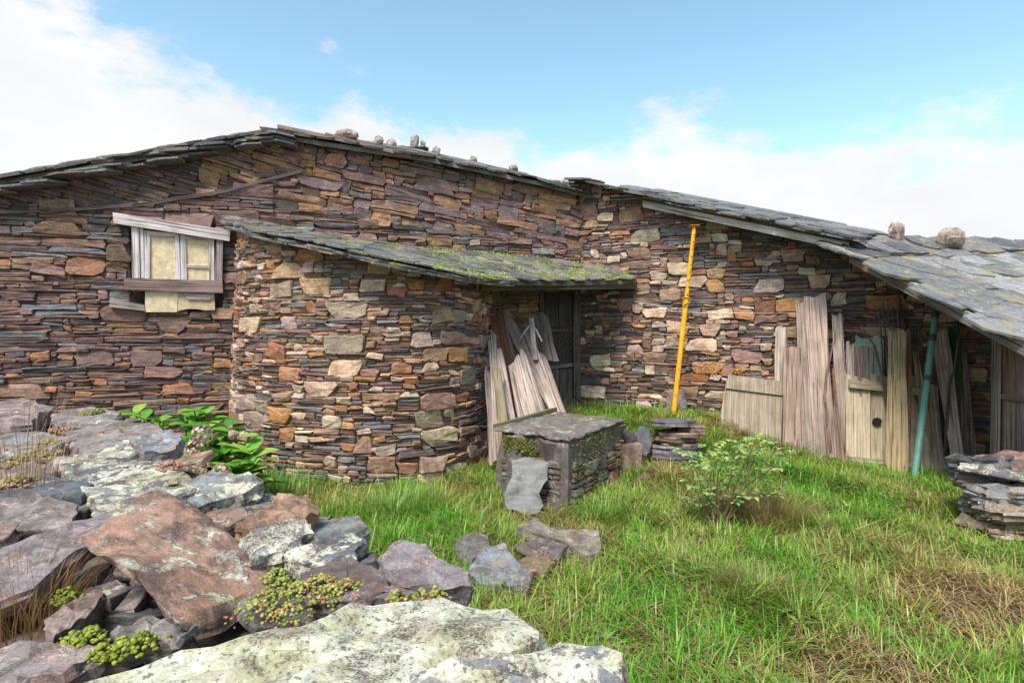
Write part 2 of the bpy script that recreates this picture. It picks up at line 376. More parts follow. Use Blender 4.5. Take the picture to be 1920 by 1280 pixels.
def mcol(u, v, blk, O):
    if u > uM(918, 600)[0] and v < 2.2: return jit(random.choice(PAL_TAN)) + (0.,)
    left = u < 2.2
    if blk: c = jit(random.choice((PAL_BLOCK[3:8] + PAL_BLOCK[:2] + PAL_DARK[3:6]) if not left else PAL_BLOCK[3:7] + PAL_DARK[3:6] * 2 + PAL_BLOCK[:1]), .25)
    else: c = jit(random.choice(PAL_DARK + ([PAL_BLOCK[6], PAL_BLOCK[5]] if left else [])))
    return c
def shift(st, du): return [(u + du, v, w, h, b) for u, v, w, h, b in st]
lo = shift(pack(10.05, 3.75, -.05, .12, (.12, .70), (.018, .075), 1.35), -3.0)
lo = [s for s in lo if not in_gable(s[0], s[1] - .05) and not in_upper(s[0], s[1] - .05)]
def rotpack(L_, Ht, ang, o_u, o_v, pb, wr, hr, test):
    res = []
    for (u, v, w, h, b) in pack(L_, Ht, 0, pb, wr, hr, 1.1):
        uu = o_u + u * math.cos(ang) - v * math.sin(ang); vv = o_v + u * math.sin(ang) + v * math.cos(ang)
        if test(uu, vv): res.append((uu, vv, w, h, b))
    return res
gab = rotpack(7.5, 3.2, R(-13), -3.3, 2.75, .05, (.25, .75), (.03, .075), in_gable)
upp = rotpack(5.5, 2.0, R(-7), 2.5, 3.0, .22, (.2, .7), (.05, .13), lambda u, v: in_upper(u, v) and u < 7.0)
def clip(st, a, b, z0, z1):
    r = []
    for (u, v, w, h, k) in st:
        l, q = u - w / 2, u + w / 2
        if z0 < v < z1 and q > a and l < b:
            if l < a - .05: r.append(((l + a) / 2, v, a - l, h, k))
            if q > b + .05: r.append(((q + b) / 2, v, q - b, h, k))
        else: r.append((u, v, w, h, k))
    return r
lo = clip(clip(lo, winu0, winu1, winz0, winz1 - .02), uM(1013, 600)[0], 9, -1, uM(1050, 545)[1])
masonry(lo, mframe, mcol, hw, 200, mskip)
masonry(gab, mframe, lambda u, v, b, O: jit(random.choice(PAL_DARK[:4] + [(.15, .10, .10)])) if u < 1.9 else jit(random.choice([(.30, .18, .09), (.18, .12, .1)])), hw, 60, lambda s: s[1] > mtop(s[0]) - .02, .006, R(-13))
masonry(upp, mframe, lambda u, v, b, O: jit(random.choice([(.20, .12, .10), (.24, .14, .09), (.17, .12, .12), (.13, .10, .10), (.30, .17, .09)])), hw, 40, lambda s: s[1] > mtop(s[0]) - .02, .006, R(-7))
# wooden strip under the tilted slates
for a, b in zip([(-40, 399), (75, 397), (245, 386), (420, 359)], [(90, 394), (250, 384), (430, 357), (565, 320)]):
    p = [onM(a[0], a[1] + 3, .05), onM(b[0], b[1] + 3, .05), onM(b[0], b[1] - 3, .05), onM(a[0], a[1] - 3, .05)]
    V, F = prism(p, -MN * .06); centred('lath', V, F, M_WOOD, house, (.17, .13, .12, 0))
# body behind so the house is solid
bp = [MA + MD * -3.0 - MN * .55, MA + MD * 7.07 - MN * .55, MA + MD * 7.07 - MN * 4.5, MA + MD * -3.0 - MN * 4.5]
V, F = prism([p + Z * 2.55 for p in bp], Z * -2.7); centred('rear_wall', V, F, M_MORTAR, house)

# ---- slates
def slate_variants():
    res = []
    for k in range(8):
        n = random.choice([5, 6, 7]); pts = []
        for i in range(n):
            a = 2 * math.pi * (i + random.uniform(-.22, .22)) / n; c, s = math.cos(a), math.sin(a)
            q = (abs(c) ** 5 + abs(s) ** 5) ** -.2; pts.append(Vector((c * q * .5, s * q * .5, .5)))
        V, F = prism(pts, Vector((0, 0, -1))); 
        for v in V: v.z += random.uniform(-.12, .12)
        res.append((V, F))
    return res
SV = slate_variants()
def slate_meshes(mat):
    r = []
    for V, F in SV:
        me = mesh_from('slate', V, F); me.materials.append(mat); r.append(me)
    return r
SM, SMM, SML = slate_meshes(M_SLATE), slate_meshes(M_MOSSY), slate_meshes(M_SLATE2)
def put_slate(ms, O, ax, ay, sx_, sy_, th, par, tw=.1):
    ax = ax.normalized(); az = ax.cross(ay).normalized(); ay = az.cross(ax)
    m = Matrix((ax, ay, az)).transposed().to_4x4()
    m = m @ Matrix.Rotation(random.uniform(-tw, tw), 4, 'Z') @ Matrix.Rotation(random.uniform(-.035, .035), 4, 'X') @ Matrix.Rotation(random.uniform(-.04, .04), 4, 'Y')
    o = bpy.data.objects.new('slate', random.choice(ms)); COL.objects.link(o)
    o.matrix_basis = Matrix.Translation(O) @ m @ Matrix.Diagonal((sx_, sy_, th, 1)); adopt(o, par); return o
# main roof: a core sheet with slates laid over it in courses
def rp_(u): return 13 if u < 2.3 else inter(u, [2.3, 3.4], [13, 19])
def roof_pt(u, back, lift=0):
    pi = R(rp_(u)); return MA + MD * u + Z * (mtop(u) + .03 + lift + math.tan(pi) * min(back, 1.5) - max(0, back - 1.5) * .25) - MN * back
rus = [-3.0, -1.5, 0, 1.4, 2.3, 2.74, 3.4, 4.7, 6.3, 7.2, 7.9]; rb = [-.12, .5, 1.5, 4.6]
V = [roof_pt(u, b) for b in rb for u in rus] + [roof_pt(u, b, -.06) for b in rb for u in rus]; n = len(rus); m_ = len(rb); F = []
for o_, fl in ((0, 1), (n * m_, -1)):
    for j in range(m_ - 1):
        for i in range(n - 1):
            q = (o_ + j * n + i, o_ + j * n + i + 1, o_ + (j + 1) * n + i + 1, o_ + (j + 1) * n + i); F.append(q[::fl])
F += [(i, i + n * m_, i + 1 + n * m_, i + 1) for i in range(n - 1)]
roof = centred('roof', V, F, M_SLATE, house)
for k in range(7):
    u = -1.6 + random.uniform(0, .2)
    back = -.17 + k * .25
    while u < 7.8:
        w = random.uniform(.26, .5); c = u + w / 2
        e = .01; ax = (roof_pt(c + e, back) - roof_pt(c - e, back)); ay = roof_pt(c, back + .1) - roof_pt(c, back - .02 if back > 0 else back)
        dp = random.uniform(.36, .5)
        put_slate(SM, roof_pt(c, back + dp * .35, .025 + .012 * (k % 2) + random.uniform(0, .02)), ax, ay, w * 1.08, dp, random.uniform(.018, .034), roof)
        u += w * random.uniform(.82, .95)
for k in range(85):          # ragged extra layers at the left verge
    u = random.uniform(-1.2, 2.9); lay = random.randint(0, 3)
    ax = roof_pt(u + .01, 0) - roof_pt(u - .01, 0); ax.z -= .0022
    put_slate(SM, roof_pt(u, random.uniform(-.1, .08), -.015 - lay * .045 + .02), ax, -MN, random.uniform(.3, .62), .34, random.uniform(.015, .03), roof)
for a, b, w in (((520, 233), (660, 262), 7), ((610, 248), (770, 290), 6)):     # verge boards near the peak
    p = [onM(a[0], a[1] + w, .17), onM(b[0], b[1] + w, .17), onM(b[0], b[1], .17), onM(a[0], a[1], .17)]
    V, F = prism(p, -MN * .05); centred('verge_board', V, F, M_WOOD, roof, (.27, .2, .16, 0))

# ---- window
win = empty('window', onM(330, 585)); adopt(win, house)
def wq(name, c, o1, th, col, par=win, mat=None, A=onM, N=MN):
    V, F = prism([A(x, y, o1) for x, y in c], -N * th); return centred(name, V, F, mat or M_WOOD, par, col)
PALE, GREYW, DKW = (.58, .52, .50, 0), (.36, .31, .30, 0), (.20, .15, .14, 0)
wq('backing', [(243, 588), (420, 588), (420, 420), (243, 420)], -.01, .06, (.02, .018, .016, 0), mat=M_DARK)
wq('lintel', [(213, 418), (430, 452), (432, 432), (211, 398)], .11, .16, PALE)
wq('jamb', [(248, 521), (262, 521), (261, 425), (246, 424)], .07, .1, PALE); wq('jamb', [(264, 521), (270, 521), (269, 427), (262, 426)], .06, .08, PALE)
wq('jamb', [(403, 526), (416, 527), (418, 447), (405, 444)], .08, .1, GREYW)
BD = (.62, .52, .33)
wq('board', [(281, 524), (331, 524), (329, 442), (281, 438)], .035, .02, BD, mat=M_MATTE); wq('board', [(350, 526), (392, 526), (390, 448), (348, 445)], .035, .02, BD, mat=M_MATTE)
for c in ([(270, 522), (281, 522), (281, 432), (269, 431)], [(329, 525), (338, 525), (336, 437), (328, 436)], [(339, 525), (350, 525), (348, 439), (338, 438)], [(392, 527), (402, 527), (401, 446), (391, 444)]):
    wq('stile', c, .055, .03, PALE)
for c in ([(281, 442), (329, 446), (329, 437), (281, 433)], [(348, 449), (391, 452), (391, 444), (348, 440)], [(348, 501), (392, 503), (392, 498), (348, 496)]):
    wq('rail', c, .052, .025, PALE)
wq('sill_board', [(233, 544), (418, 549), (417, 526), (232, 521)], .10, .03, (.24, .17, .155, 0))
wq('board', [(272, 585), (332, 585), (333, 546), (272, 546)], .06, .015, BD, mat=M_MATTE); wq('board', [(333, 583), (352, 579), (368, 579), (385, 582), (403, 581), (402, 549), (333, 548)], .055, .015, (.50, .40, .25), mat=M_MATTE)
wq('splinter', [(352, 561), (392, 562), (401, 558), (402, 550), (340, 549)], .075, .015, GREYW)
wq('ledge', [(205, 575), (272, 583), (270, 571), (206, 558)], .07, .12, (.36, .29, .26, 0))

# ---- door in the recess
door = empty('door', onM(1050, 748)); adopt(door, house)
DK = (.065, .055, .052, 0)
wq('back_panel', [(1018, 750), (1088, 750), (1088, 545), (1018, 545)], -.005, .02, DK, door)
for c in ([(1020, 613), (1047, 613), (1047, 549), (1020, 549)], [(1048, 613), (1074, 613), (1074, 549), (1048, 549)]): wq('panel', c, +.012, .03, (.075, .07, .072, 0), door)
wq('rail', [(1018, 623), (1076, 621), (1076, 614), (1018, 616)], +.03, .05, (.13, .10, .09, 0), door); wq('rail', [(1020, 693), (1078, 686), (1078, 680), (1020, 687)], +.03, .05, (.24, .21, .2, 0), door)
for x in (1022, 1036, 1050, 1063): wq('panel', [(x, 748), (x + 12.5, 748), (x + 12.5, 692), (x, 692)], +.012, .03, (.15, .115, .105, 0), door)
wq('jamb', [(1076, 752), (1089, 755), (1088, 545), (1075, 545)], .06, .1, (.13, .10, .085, 0), door)
wq('jamb', [(1013, 750), (1021, 750), (1020, 545), (1012, 545)], .05, .1, (.12, .095, .08, 0), door); wq('threshold', [(1015, 760), (1092, 765), (1092, 748), (1015, 746)], .06, .3, (.12, .11, .11, .2), door, M_STONE)
V = []; F = []
for k in range(-9, 10):      # diamond wire netting
    for sg in (-1, 1):
        a, b = (1048 + k * 7 - sg * 17, 682), (1048 + k * 7 + sg * 17, 623)
        pts = [(a[0] + (b[0] - a[0]) * t, a[1] + (b[1] - a[1]) * t) for t in np.linspace(0, 1, 9)]
        pts = [p for p in pts if 1022 < p[0] < 1075]
        if len(pts) > 1:
            v, f = tube([onM(pts[0][0], pts[0][1], +.022 + sg * .003), onM(pts[-1][0], pts[-1][1], +.022 + sg * .003)], .002, 4); F += [tuple(i + len(V) for i in q) for q in f]; V += v
centred('wire_netting', V, F, M_PAINT, door, (.16, .16, .16))

# ------------------------------------------------------------------ oven annex (curved bay with mossy roof)
annex = tag(empty('oven_annex', (-1.5, 6.3, .03)), 'rounded rubble stone bay with mossy slate roof bulging from house', 'building')
AP = [(-3.36, 7.0), (-3.17, 6.55), (-2.98, 6.25), (-2.5, 5.92), (-1.95, 5.72), (-1.45, 5.65), (-1.0, 5.77), (-.68, 6.0), (-.46, 6.32), (-.36, 6.68), (-.28, 7.3), (-.2, 8.1)]
def catmull(pts, n=16):
    pts = [Vector((p[0], p[1], p[2] if len(p) > 2 else 0)) for p in pts]; q = [pts[0] * 2 - pts[1]] + pts + [pts[-1] * 2 - pts[-2]]; r = []
    for i in range(1, len(q) - 2):
        for k in range(n):
            t = k / n; a, b, c, d = q[i - 1], q[i], q[i + 1], q[i + 2]
            r.append(.5 * ((2 * b) + (c - a) * t + (2 * a - 5 * b + 4 * c - d) * t * t + (3 * b - a - 3 * c + d) * t ** 3))
    return r + [pts[-1]]
AC = catmull(AP); AL = [0]
for a, b in zip(AC, AC[1:]): AL.append(AL[-1] + (b - a).length)
def aframe(u, v):
    x, y = inter(u, AL, [p.x for p in AC]), inter(u, AL, [p.y for p in AC]); e = .06
    d = Vector((inter(u + e, AL, [p.x for p in AC]) - inter(u - e, AL, [p.x for p in AC]), inter(u + e, AL, [p.y for p in AC]) - inter(u - e, AL, [p.y for p in AC]), 0)).normalized()
    nn = Vector((d.y, -d.x, 0)); bat = (2.3 - v) * .035
    return Vector((x, y, v)) + nn * (bat - .02), d, nn, Z
EAV = catmull([P(425, 418, 6.72), P(480, 434, 6.15), P(560, 452, 5.62), P(690, 482, 5.40), P(820, 508, 5.62), P(915, 523, 6.15), P(1050, 528, 7.15), P(1190, 525, 8.15)], 10)
BCK = catmull([onM(428, 408, .03), onM(500, 420, .03), onM(590, 437, .03), onM(700, 452, .03), onM(800, 466, .03), onM(900, 473, .03), onM(1000, 482, .03), P(1125, 499, 8.45)], 10)
def aroof(s, r, lift=0):
    i = s * (len(EAV) - 1); k = min(int(i), len(EAV) - 2); f = i - k
    return (EAV[k].lerp(EAV[k + 1], f)).lerp(BCK[k].lerp(BCK[k + 1], f), r) + Z * (lift - .05 * math.sin(r * math.pi) * 0)
EL = [0]
for a, b in zip(EAV, EAV[1:]): EL.append(EL[-1] + (Vector((b.x, b.y, 0)) - Vector((a.x, a.y, 0))).length)
def atop(u):
    O = aframe(u, 2.2)[0]; best = min(range(len(EAV)), key=lambda i: (EAV[i].x - O.x) ** 2 + (EAV[i].y - O.y) ** 2)
    return EAV[best].z + .02
ATU = np.linspace(0, AL[-1], 40); ATZ = [min(atop(u), 2.75) for u in ATU]
V = []; F = []
for i, u in enumerate(ATU):
    O, d, nn, _ = aframe(u, 0); V += [O - nn * .012 - Z * .25, O - nn * .085 + Z * (ATZ[i] + .03)]
    if i: F.append((2 * i - 2, 2 * i, 2 * i + 1, 2 * i - 1))
aw = centred('wall', V, F, M_CLAY, annex)
def acol(u, v, blk, O):
    if blk: return jit(random.choice(PAL_BLOCK * 3 + PAL_BLOCK[:3] + PAL_BLOCK[9:] * 2 + PAL_DARK[3:6]), .25)
    return jit(random.choice(PAL_DARK + [PAL_BLOCK[5], PAL_BLOCK[6], (.20, .15, .11)]))
ast = pack(AL[-1], 2.8, -.1, .21, (.07, .40), (.014, .05), 1.05)
masonry(ast, aframe, acol, aw, 300, lambda s: s[1] > inter(s[0], ATU, ATZ) - s[3] * .4)
# roof
ns, nr = 50, 4; V = []; F = []
for lay in (0, -.05):
    for j in range(nr + 1):
        for i in range(ns + 1): V.append(aroof(i / ns, j / nr, lay))
w_ = ns + 1; o2 = w_ * (nr + 1)
for j in range(nr):
    for i in range(ns):
        a = j * w_ + i; F += [(a, a + 1, a + w_ + 1, a + w_), (o2 + a, o2 + a + w_, o2 + a + w_ + 1, o2 + a + 1)]
F += [(i, o2 + i, o2 + i + 1, i + 1) for i in range(ns)]
ar = centred('roof', V, F, M_MOSSY, annex)
for k in range(7):
    r0 = -.03 + k * .115; s = 0.0
    while s < .995:
        w = random.uniform(.17, .36); kk = min(int(s * (len(EL) - 1)), len(EL) - 2); ds = w / EL[-1]
        c = min(s + ds / 2, 1); ax = aroof(min(c + .01, 1), r0) - aroof(max(c - .01, 0), r0); ay = aroof(c, r0 + .2) - aroof(c, r0)
        lng = ay.length / .2; dp = min(.38, max(.2, .24 * lng))
        put_slate(SMM, aroof(c, r0 + .10, .018 + random.uniform(0, .018)), ax, ay, w * 1.12, dp, random.uniform(.014, .026), ar, .14)
        s += ds * .88
for k in range(60):          # doubled ragged eave layers
    s = random.uniform(.0, .75); ax = aroof(min(s + .01, 1), 0) - aroof(max(s - .01, 0), 0); ay = aroof(s, .2) - aroof(s, 0)
    put_slate(SMM, aroof(s, .05, -.012 - .028 * random.randint(0, 1)), ax, ay, random.uniform(.25, .5), .28, random.uniform(.012, .022), ar, .1)
def blobs(name, centers, rad, mat, cols, par=None, squash=.6, lab=None):
    bag = Bag(); ico = bmesh.new(); bmesh.ops.create_icosphere(ico, subdivisions=1, radius=1)
    iv = [v.co.copy() for v in ico.verts]; iff = [tuple(v.index for v in f.verts) for f in ico.faces]; ico.free()
    for c in centers:
        r = rad * random.uniform(.5, 1.3); q = Matrix.Rotation(random.uniform(0, 6), 3, 'Z')
        V_ = []
        for v in iv:
            x = q @ v; k = r * (1 + random.uniform(-.2, .2)); V_.append(Vector(c) + Vector((x.x * k, x.y * k, x.z * k * squash)))
        bag.add(V_, iff, jit(random.choice(cols), .25) + (1.,))
    base = sum((Vector(c) for c in centers), Vector()) / len(centers)
    me = mesh_from(name, [v - base for v in bag.V], bag.F, bag.C, False); me.polygons.foreach_set('use_smooth', [True] * len(me.polygons))
    return obj(name, me, mat, par, base)
MOSS = [(.20, .24, .04), (.30, .30, .10), (.12, .17, .02), (.34, .34, .17), (.16, .22, .02)]
cs = [aroof(random.uniform(.05, .62) if random.random() < .5 else random.uniform(.45, .98), abs(random.gauss(0, .02)), .028) for _ in range(1400)]
cs += [aroof(min(.99, abs(random.gauss(.74, .13))), random.uniform(0, .95), .034) for _ in range(2600)] + [aroof(min(.995, random.gauss(.93, .03)), random.uniform(0, .5), .035) for _ in range(700)]
tag(blobs('moss', cs, .016, M_MATTE, MOSS, ar, .45), kind='stuff')
# lintel beam over the recess, small mossy ledge slab
V, F = prism([P(903, 545, 6.45), P(1192, 541, 8.22), P(1192, 527, 8.22), P(903, 527, 6.45)], Vector((-.1, .16, 0))); centred('lintel_beam', V, F, M_WOOD, annex, (.13, .105, .08, .3))
V, F = prism([P(432, 573, 6.45), P(500, 571, 5.98), P(572, 568, 5.68), P(560, 558, 5.82), P(470, 553, 6.2)], Vector((0, 0, -.035))); centred('ledge_slab', V, F, M_MOSSY, annex)

# ------------------------------------------------------------------ right wing: wall, fascia, lean-to roof
wing = tag(empty('lean_to_wing', (4, 7.4, 0)), 'stone wing with lean-to slate roof, white fascia board and plank door on right', 'building')
RU = [-.5, 0, .9, 3.4, 6.5]; RZ = [3.86, 3.82, 3.52, 2.68, 1.95]
fr = [RA + RD * u - RN * .012 + Z * -.3 for u in RU] + [RA + RD * u - RN * .012 + Z * inter(u, RU, RZ) for u in reversed(RU)]
V, F = prism(fr, -RN * .5); rw = centred('wall', V, F, M_MORTAR, wing)
def rframe(u, v): return RA + RD * u + Z * v, RD, RN, Z
def rcol(u, v, blk, O):
    if blk: return jit(random.choice(PAL_BLOCK * 3 + PAL_BLOCK[:3] + PAL_BLOCK[9:] * 2 + PAL_DARK[3:6]), .25)
    return jit(random.choice(PAL_DARK + [PAL_BLOCK[6]]))
rst = pack(6.7, 3.8, -.25, .19, (.09, .50), (.018, .06), 1.15); rst = shift(rst, -.3)
masonry(rst, rframe, rcol, rw, 300, lambda s: s[1] > inter(s[0], RU, RZ) - s[3] * .3)
oc_ = [(1330 + random.gauss(0, 1) * 14, 690 + random.gauss(0, 1) * 8) for _ in range(220)] + [(1335 + random.gauss(0, 10), 655 + random.gauss(0, 14)) for _ in range(90)] + [(1372 + random.gauss(0, 16), 697 + random.gauss(0, 3)) for _ in range(200)]
tag(blobs('orange_lichen', [onR(x, y, .04) for x, y in oc_], .006, M_MATTE, [(.62, .26, .02), (.70, .36, .04), (.5, .18, .02)], rw, 1.0), kind='stuff')
F0, F1 = P(1205, 388, 8.2), P(1592, 470, 6.6)
fd = (F1 - F0); fb = Vector((.5, .866, 0))
V, F = prism([F0 - Z * .0, F1 - Z * .0, F1 + Z * .16, F0 + Z * .15], fb * .04); centred('fascia_board', V, F, M_WOOD, wing, (.68, .65, .63, 0))
Apt, Bpt, Cpt = F1.copy(), P(1925, 642, 4.6), P(1925, 470, 7.5)
Cx = Cpt + (Cpt - Apt) * .6; Bx = Bpt + (Cx - Apt)
V, F = prism([Apt, Bpt, Bx, Cx], Z * -.05); wr_ = centred('front_roof', V, F, M_SLATE2, wing)
back = Vector((.5, .866, .22)); F00 = F0 - fd * .20
V, F = prism([F00 + Z * .14, F1 + Z * .14, F1 + back * 2.6 + Z * .14, F00 + back * 2.6 + Z * .14], Z * -.05); vr = centred('verge_roof', V, F, M_SLATE, wing)
for k in range(7):
    t = -.22 + random.uniform(0, .05)
    while t < 1.02:
        w = random.uniform(.24, .46); c = t + w / fd.length / 2
        put_slate(SM, F0 + fd * c + back * (.02 + k * .2) + Z * (.165 + .012 * (k % 2) + random.uniform(0, .025)), fd, back, w * 1.1, .42, random.uniform(.018, .036), vr); t += w / fd.length * .88
for k in range(4):           # slates bridging the house roof and the wing roof
    u = -.18
    while u < 1.0:
        w = random.uniform(.26, .42); O = RA + RD * (u + w / 2) - RN * (-.14 + k * .2) + Z * (inter(u + w / 2, RU, RZ) + .0 + k * .03 + random.uniform(0, .015))
        put_slate(SM, O, RD - Z * (.1 if u < .1 else .3), -RN + Z * .18, w * 1.15, .42, random.uniform(.018, .034), vr); u += w * .88
for k in range(14):
    c = random.uniform(.1, 1); put_slate(SM, F0 + fd * c + Z * .145 + back * -.03, fd, back, random.uniform(.3, .6), .25, .018, vr)
AB, ACv = (Bpt - Apt), (Cx - Apt); nrm = ACv.cross(AB).normalized(); nrm = nrm if nrm.z > 0 else -nrm
for j in range(7):           # big scale-like slates, lower courses over upper ones reversed: each upper laps the lower
    r = .97 - j * .15; s = -.04 + (.06 if j % 2 else 0) + random.uniform(-.01, .01)
    while s < 1.0:
        w = random.uniform(.5, .85) if j < 5 else random.uniform(.3, .5); ds = w / ACv.length
        put_slate(SML, Apt + ACv * (s + ds / 2) + AB * (r - .08) + nrm * (.02 + .013 * random.random()), ACv, -AB, w * 1.1, random.uniform(.56, .74), random.uniform(.014, .024), wr_, .3); s += ds * .92
for k in range(90):          # dark layered slates along the top
    s = random.uniform(-.02, 1); q = random.randint(0, 2)
    put_slate(SM, Apt + ACv * s + AB * random.uniform(-.06, .06) + Z * (.015 + q * .03), ACv, -AB + Z * .15, random.uniform(.3, .6), .4, random.uniform(.016, .03), wr_)
V, F = prism([Apt - Z * .06, Bpt - Z * .06, Bpt - Z * .12, Apt - Z * .14], ACv.normalized() * .05); centred('eave_board', V, F, M_WOOD, wing, (.22, .18, .16, 0))
# plank door at the right edge
dr = empty('door', P(1900, 880, 5.9)); adopt(dr, wing)
for k in range(6):
    x = 1880 + k * 24; V, F = prism([P(x, 885, 5.9), P(x + 23, 887, 5.9), P(x + 23, 600, 5.9), P(x, 600, 5.9)], Vector((.0, .03, 0))); centred('board', V, F, M_WOOD, dr, jit((.21, .14, .125), .2) + (0.,))
V, F = prism([P(1876, 748, 5.86), P(2030, 768, 5.86), P(2030, 757, 5.86), P(1876, 738, 5.86)], Vector((0, .04, 0))); centred('rail', V, F, M_WOOD, dr, (.14, .10, .09, 0))
V, F = prism([P(1864, 885, 5.85), P(1874, 885, 5.85), P(1878, 615, 5.85), P(1869, 615, 5.85)], Vector((.02, .08, 0))); centred('post', V, F, M_WOOD, wing, (.25, .20, .17, 0))

# ------------------------------------------------------------------ rocks
def resample(pts, N):
    n = len(pts); le = [(pts[(i + 1) % n] - pts[i]).length for i in range(n)]; tot = sum(le); r = []
    for i in range(n):
        k = max(1, round(N * le[i] / tot))
        r += [pts[i].lerp(pts[(i + 1) % n], j / k) for j in range(k)]
    return r
def ring_rock(name, pts, thick, col, par=None, mat=None, N=26, rough=.012, dome=0.0, lichen=.3, taper=.9, base=False, down=None):
    pts = [Vector(p) for p in pts]; c = sum(pts, Vector()) / len(pts); nn = Vector()
    for i in range(len(pts)):
        a, b = pts[i] - c, pts[(i + 1) % len(pts)] - c; nn += a.cross(b)
    nn.normalize()
    if nn.dot(Vector((0, 0, CAMH)) - c) < 0: nn = -nn; pts.reverse()
    dn = down if down is not None else -nn
    P0 = resample(pts, N); n = len(P0); sd_ = Vector((random.uniform(-50, 50), random.uniform(-50, 50), 0)); V = []
    size = sum((p - c).length for p in P0) / n
    def nv(p, f): return mnoise.noise((p + sd_) * f)
    lev = [(.97, thick, -1), (1.0, thick * .66, -1), (1.01, thick * .3, -1), (1.0, thick * .03 + .003, -1), (.965, 0, 0), (.72, 0, .5), (.42, 0, .85)]
    if thick > .055 and thick < .3:
        ns_ = 7; lev = [(taper + random.uniform(-.02, .03), thick * (1 - i_ / ns_) + .003, -1) if i_ < 2 else (1 + random.uniform(-.035, .02), thick * (1 - i_ / ns_) * .98 + .003, -1) for i_ in range(ns_)] + lev[4:]
    lev[0] = (taper, thick, -1)
    for sc, dd, dm in lev:
        for p in P0:
            q = c + (p - c) * sc + dn * dd
            k = nv(q, 3.2 / max(size, .08)) * rough * 2.2 + nv(q, 9 / max(size, .08)) * rough
            q = q + (p - c).normalized() * (k if dm < 0 else k * .3) + nn * ((nv(q, 4 / max(size, .08)) * rough * 1.3 + dome * max(dm, 0)) if dm >= 0 else 0)
            V.append(q)
    V.append(c + nn * dome); V.append(c + dn * thick); F = []
    for r in range(len(lev) - 1):
        for k in range(n): F.append((r * n + k, r * n + (k + 1) % n, (r + 1) * n + (k + 1) % n, (r + 1) * n + k))
    t = len(lev) - 1
    for k in range(n): F.append((t * n + k, t * n + (k + 1) % n, t * n + n)); F.append(((k + 1) % n, k, t * n + n + 1))
    col = tuple(col)[:3] + (lichen,)
    return centred(name, V, F, mat or M_ROCK, par, col, True, base)
def loop(cx, cy, z, rx, ry, rot=0, n=7, tilt=(0, 0), sq=3):
    r = []
    for k in range(n):
        a = 2 * math.pi * (k + random.uniform(-.25, .25)) / n; c, s = math.cos(a), math.sin(a); q = (abs(c) ** sq + abs(s) ** sq) ** (-1 / sq) * random.uniform(.85, 1.1)
        x, y = c * q * rx, s * q * ry; X, Y = x * math.cos(rot) - y * math.sin(rot), x * math.sin(rot) + y * math.cos(rot)
        r.append(Vector((cx + X, cy + Y, z + X * tilt[0] + Y * tilt[1])))
    return r
# foreground dry-stone wall
fw = tag(empty('dry_stone_wall', (-1.2, 2.6, 0)), 'broken dry stone wall of lichen covered slabs in the foreground', 'wall')
edge = [(.34, 1.0), (.27, 1.35), (-.05, 1.62), (-.45, 2.1), (-.85, 2.55), (-1.25, 2.95), (-1.75, 3.3), (-2.3, 3.8), (-2.65, 4.3), (-3.0, 4.75), (-3.5, 5.3)]
def edge_x(y): return inter(y, [b for a, b in edge], [a for a, b in edge])
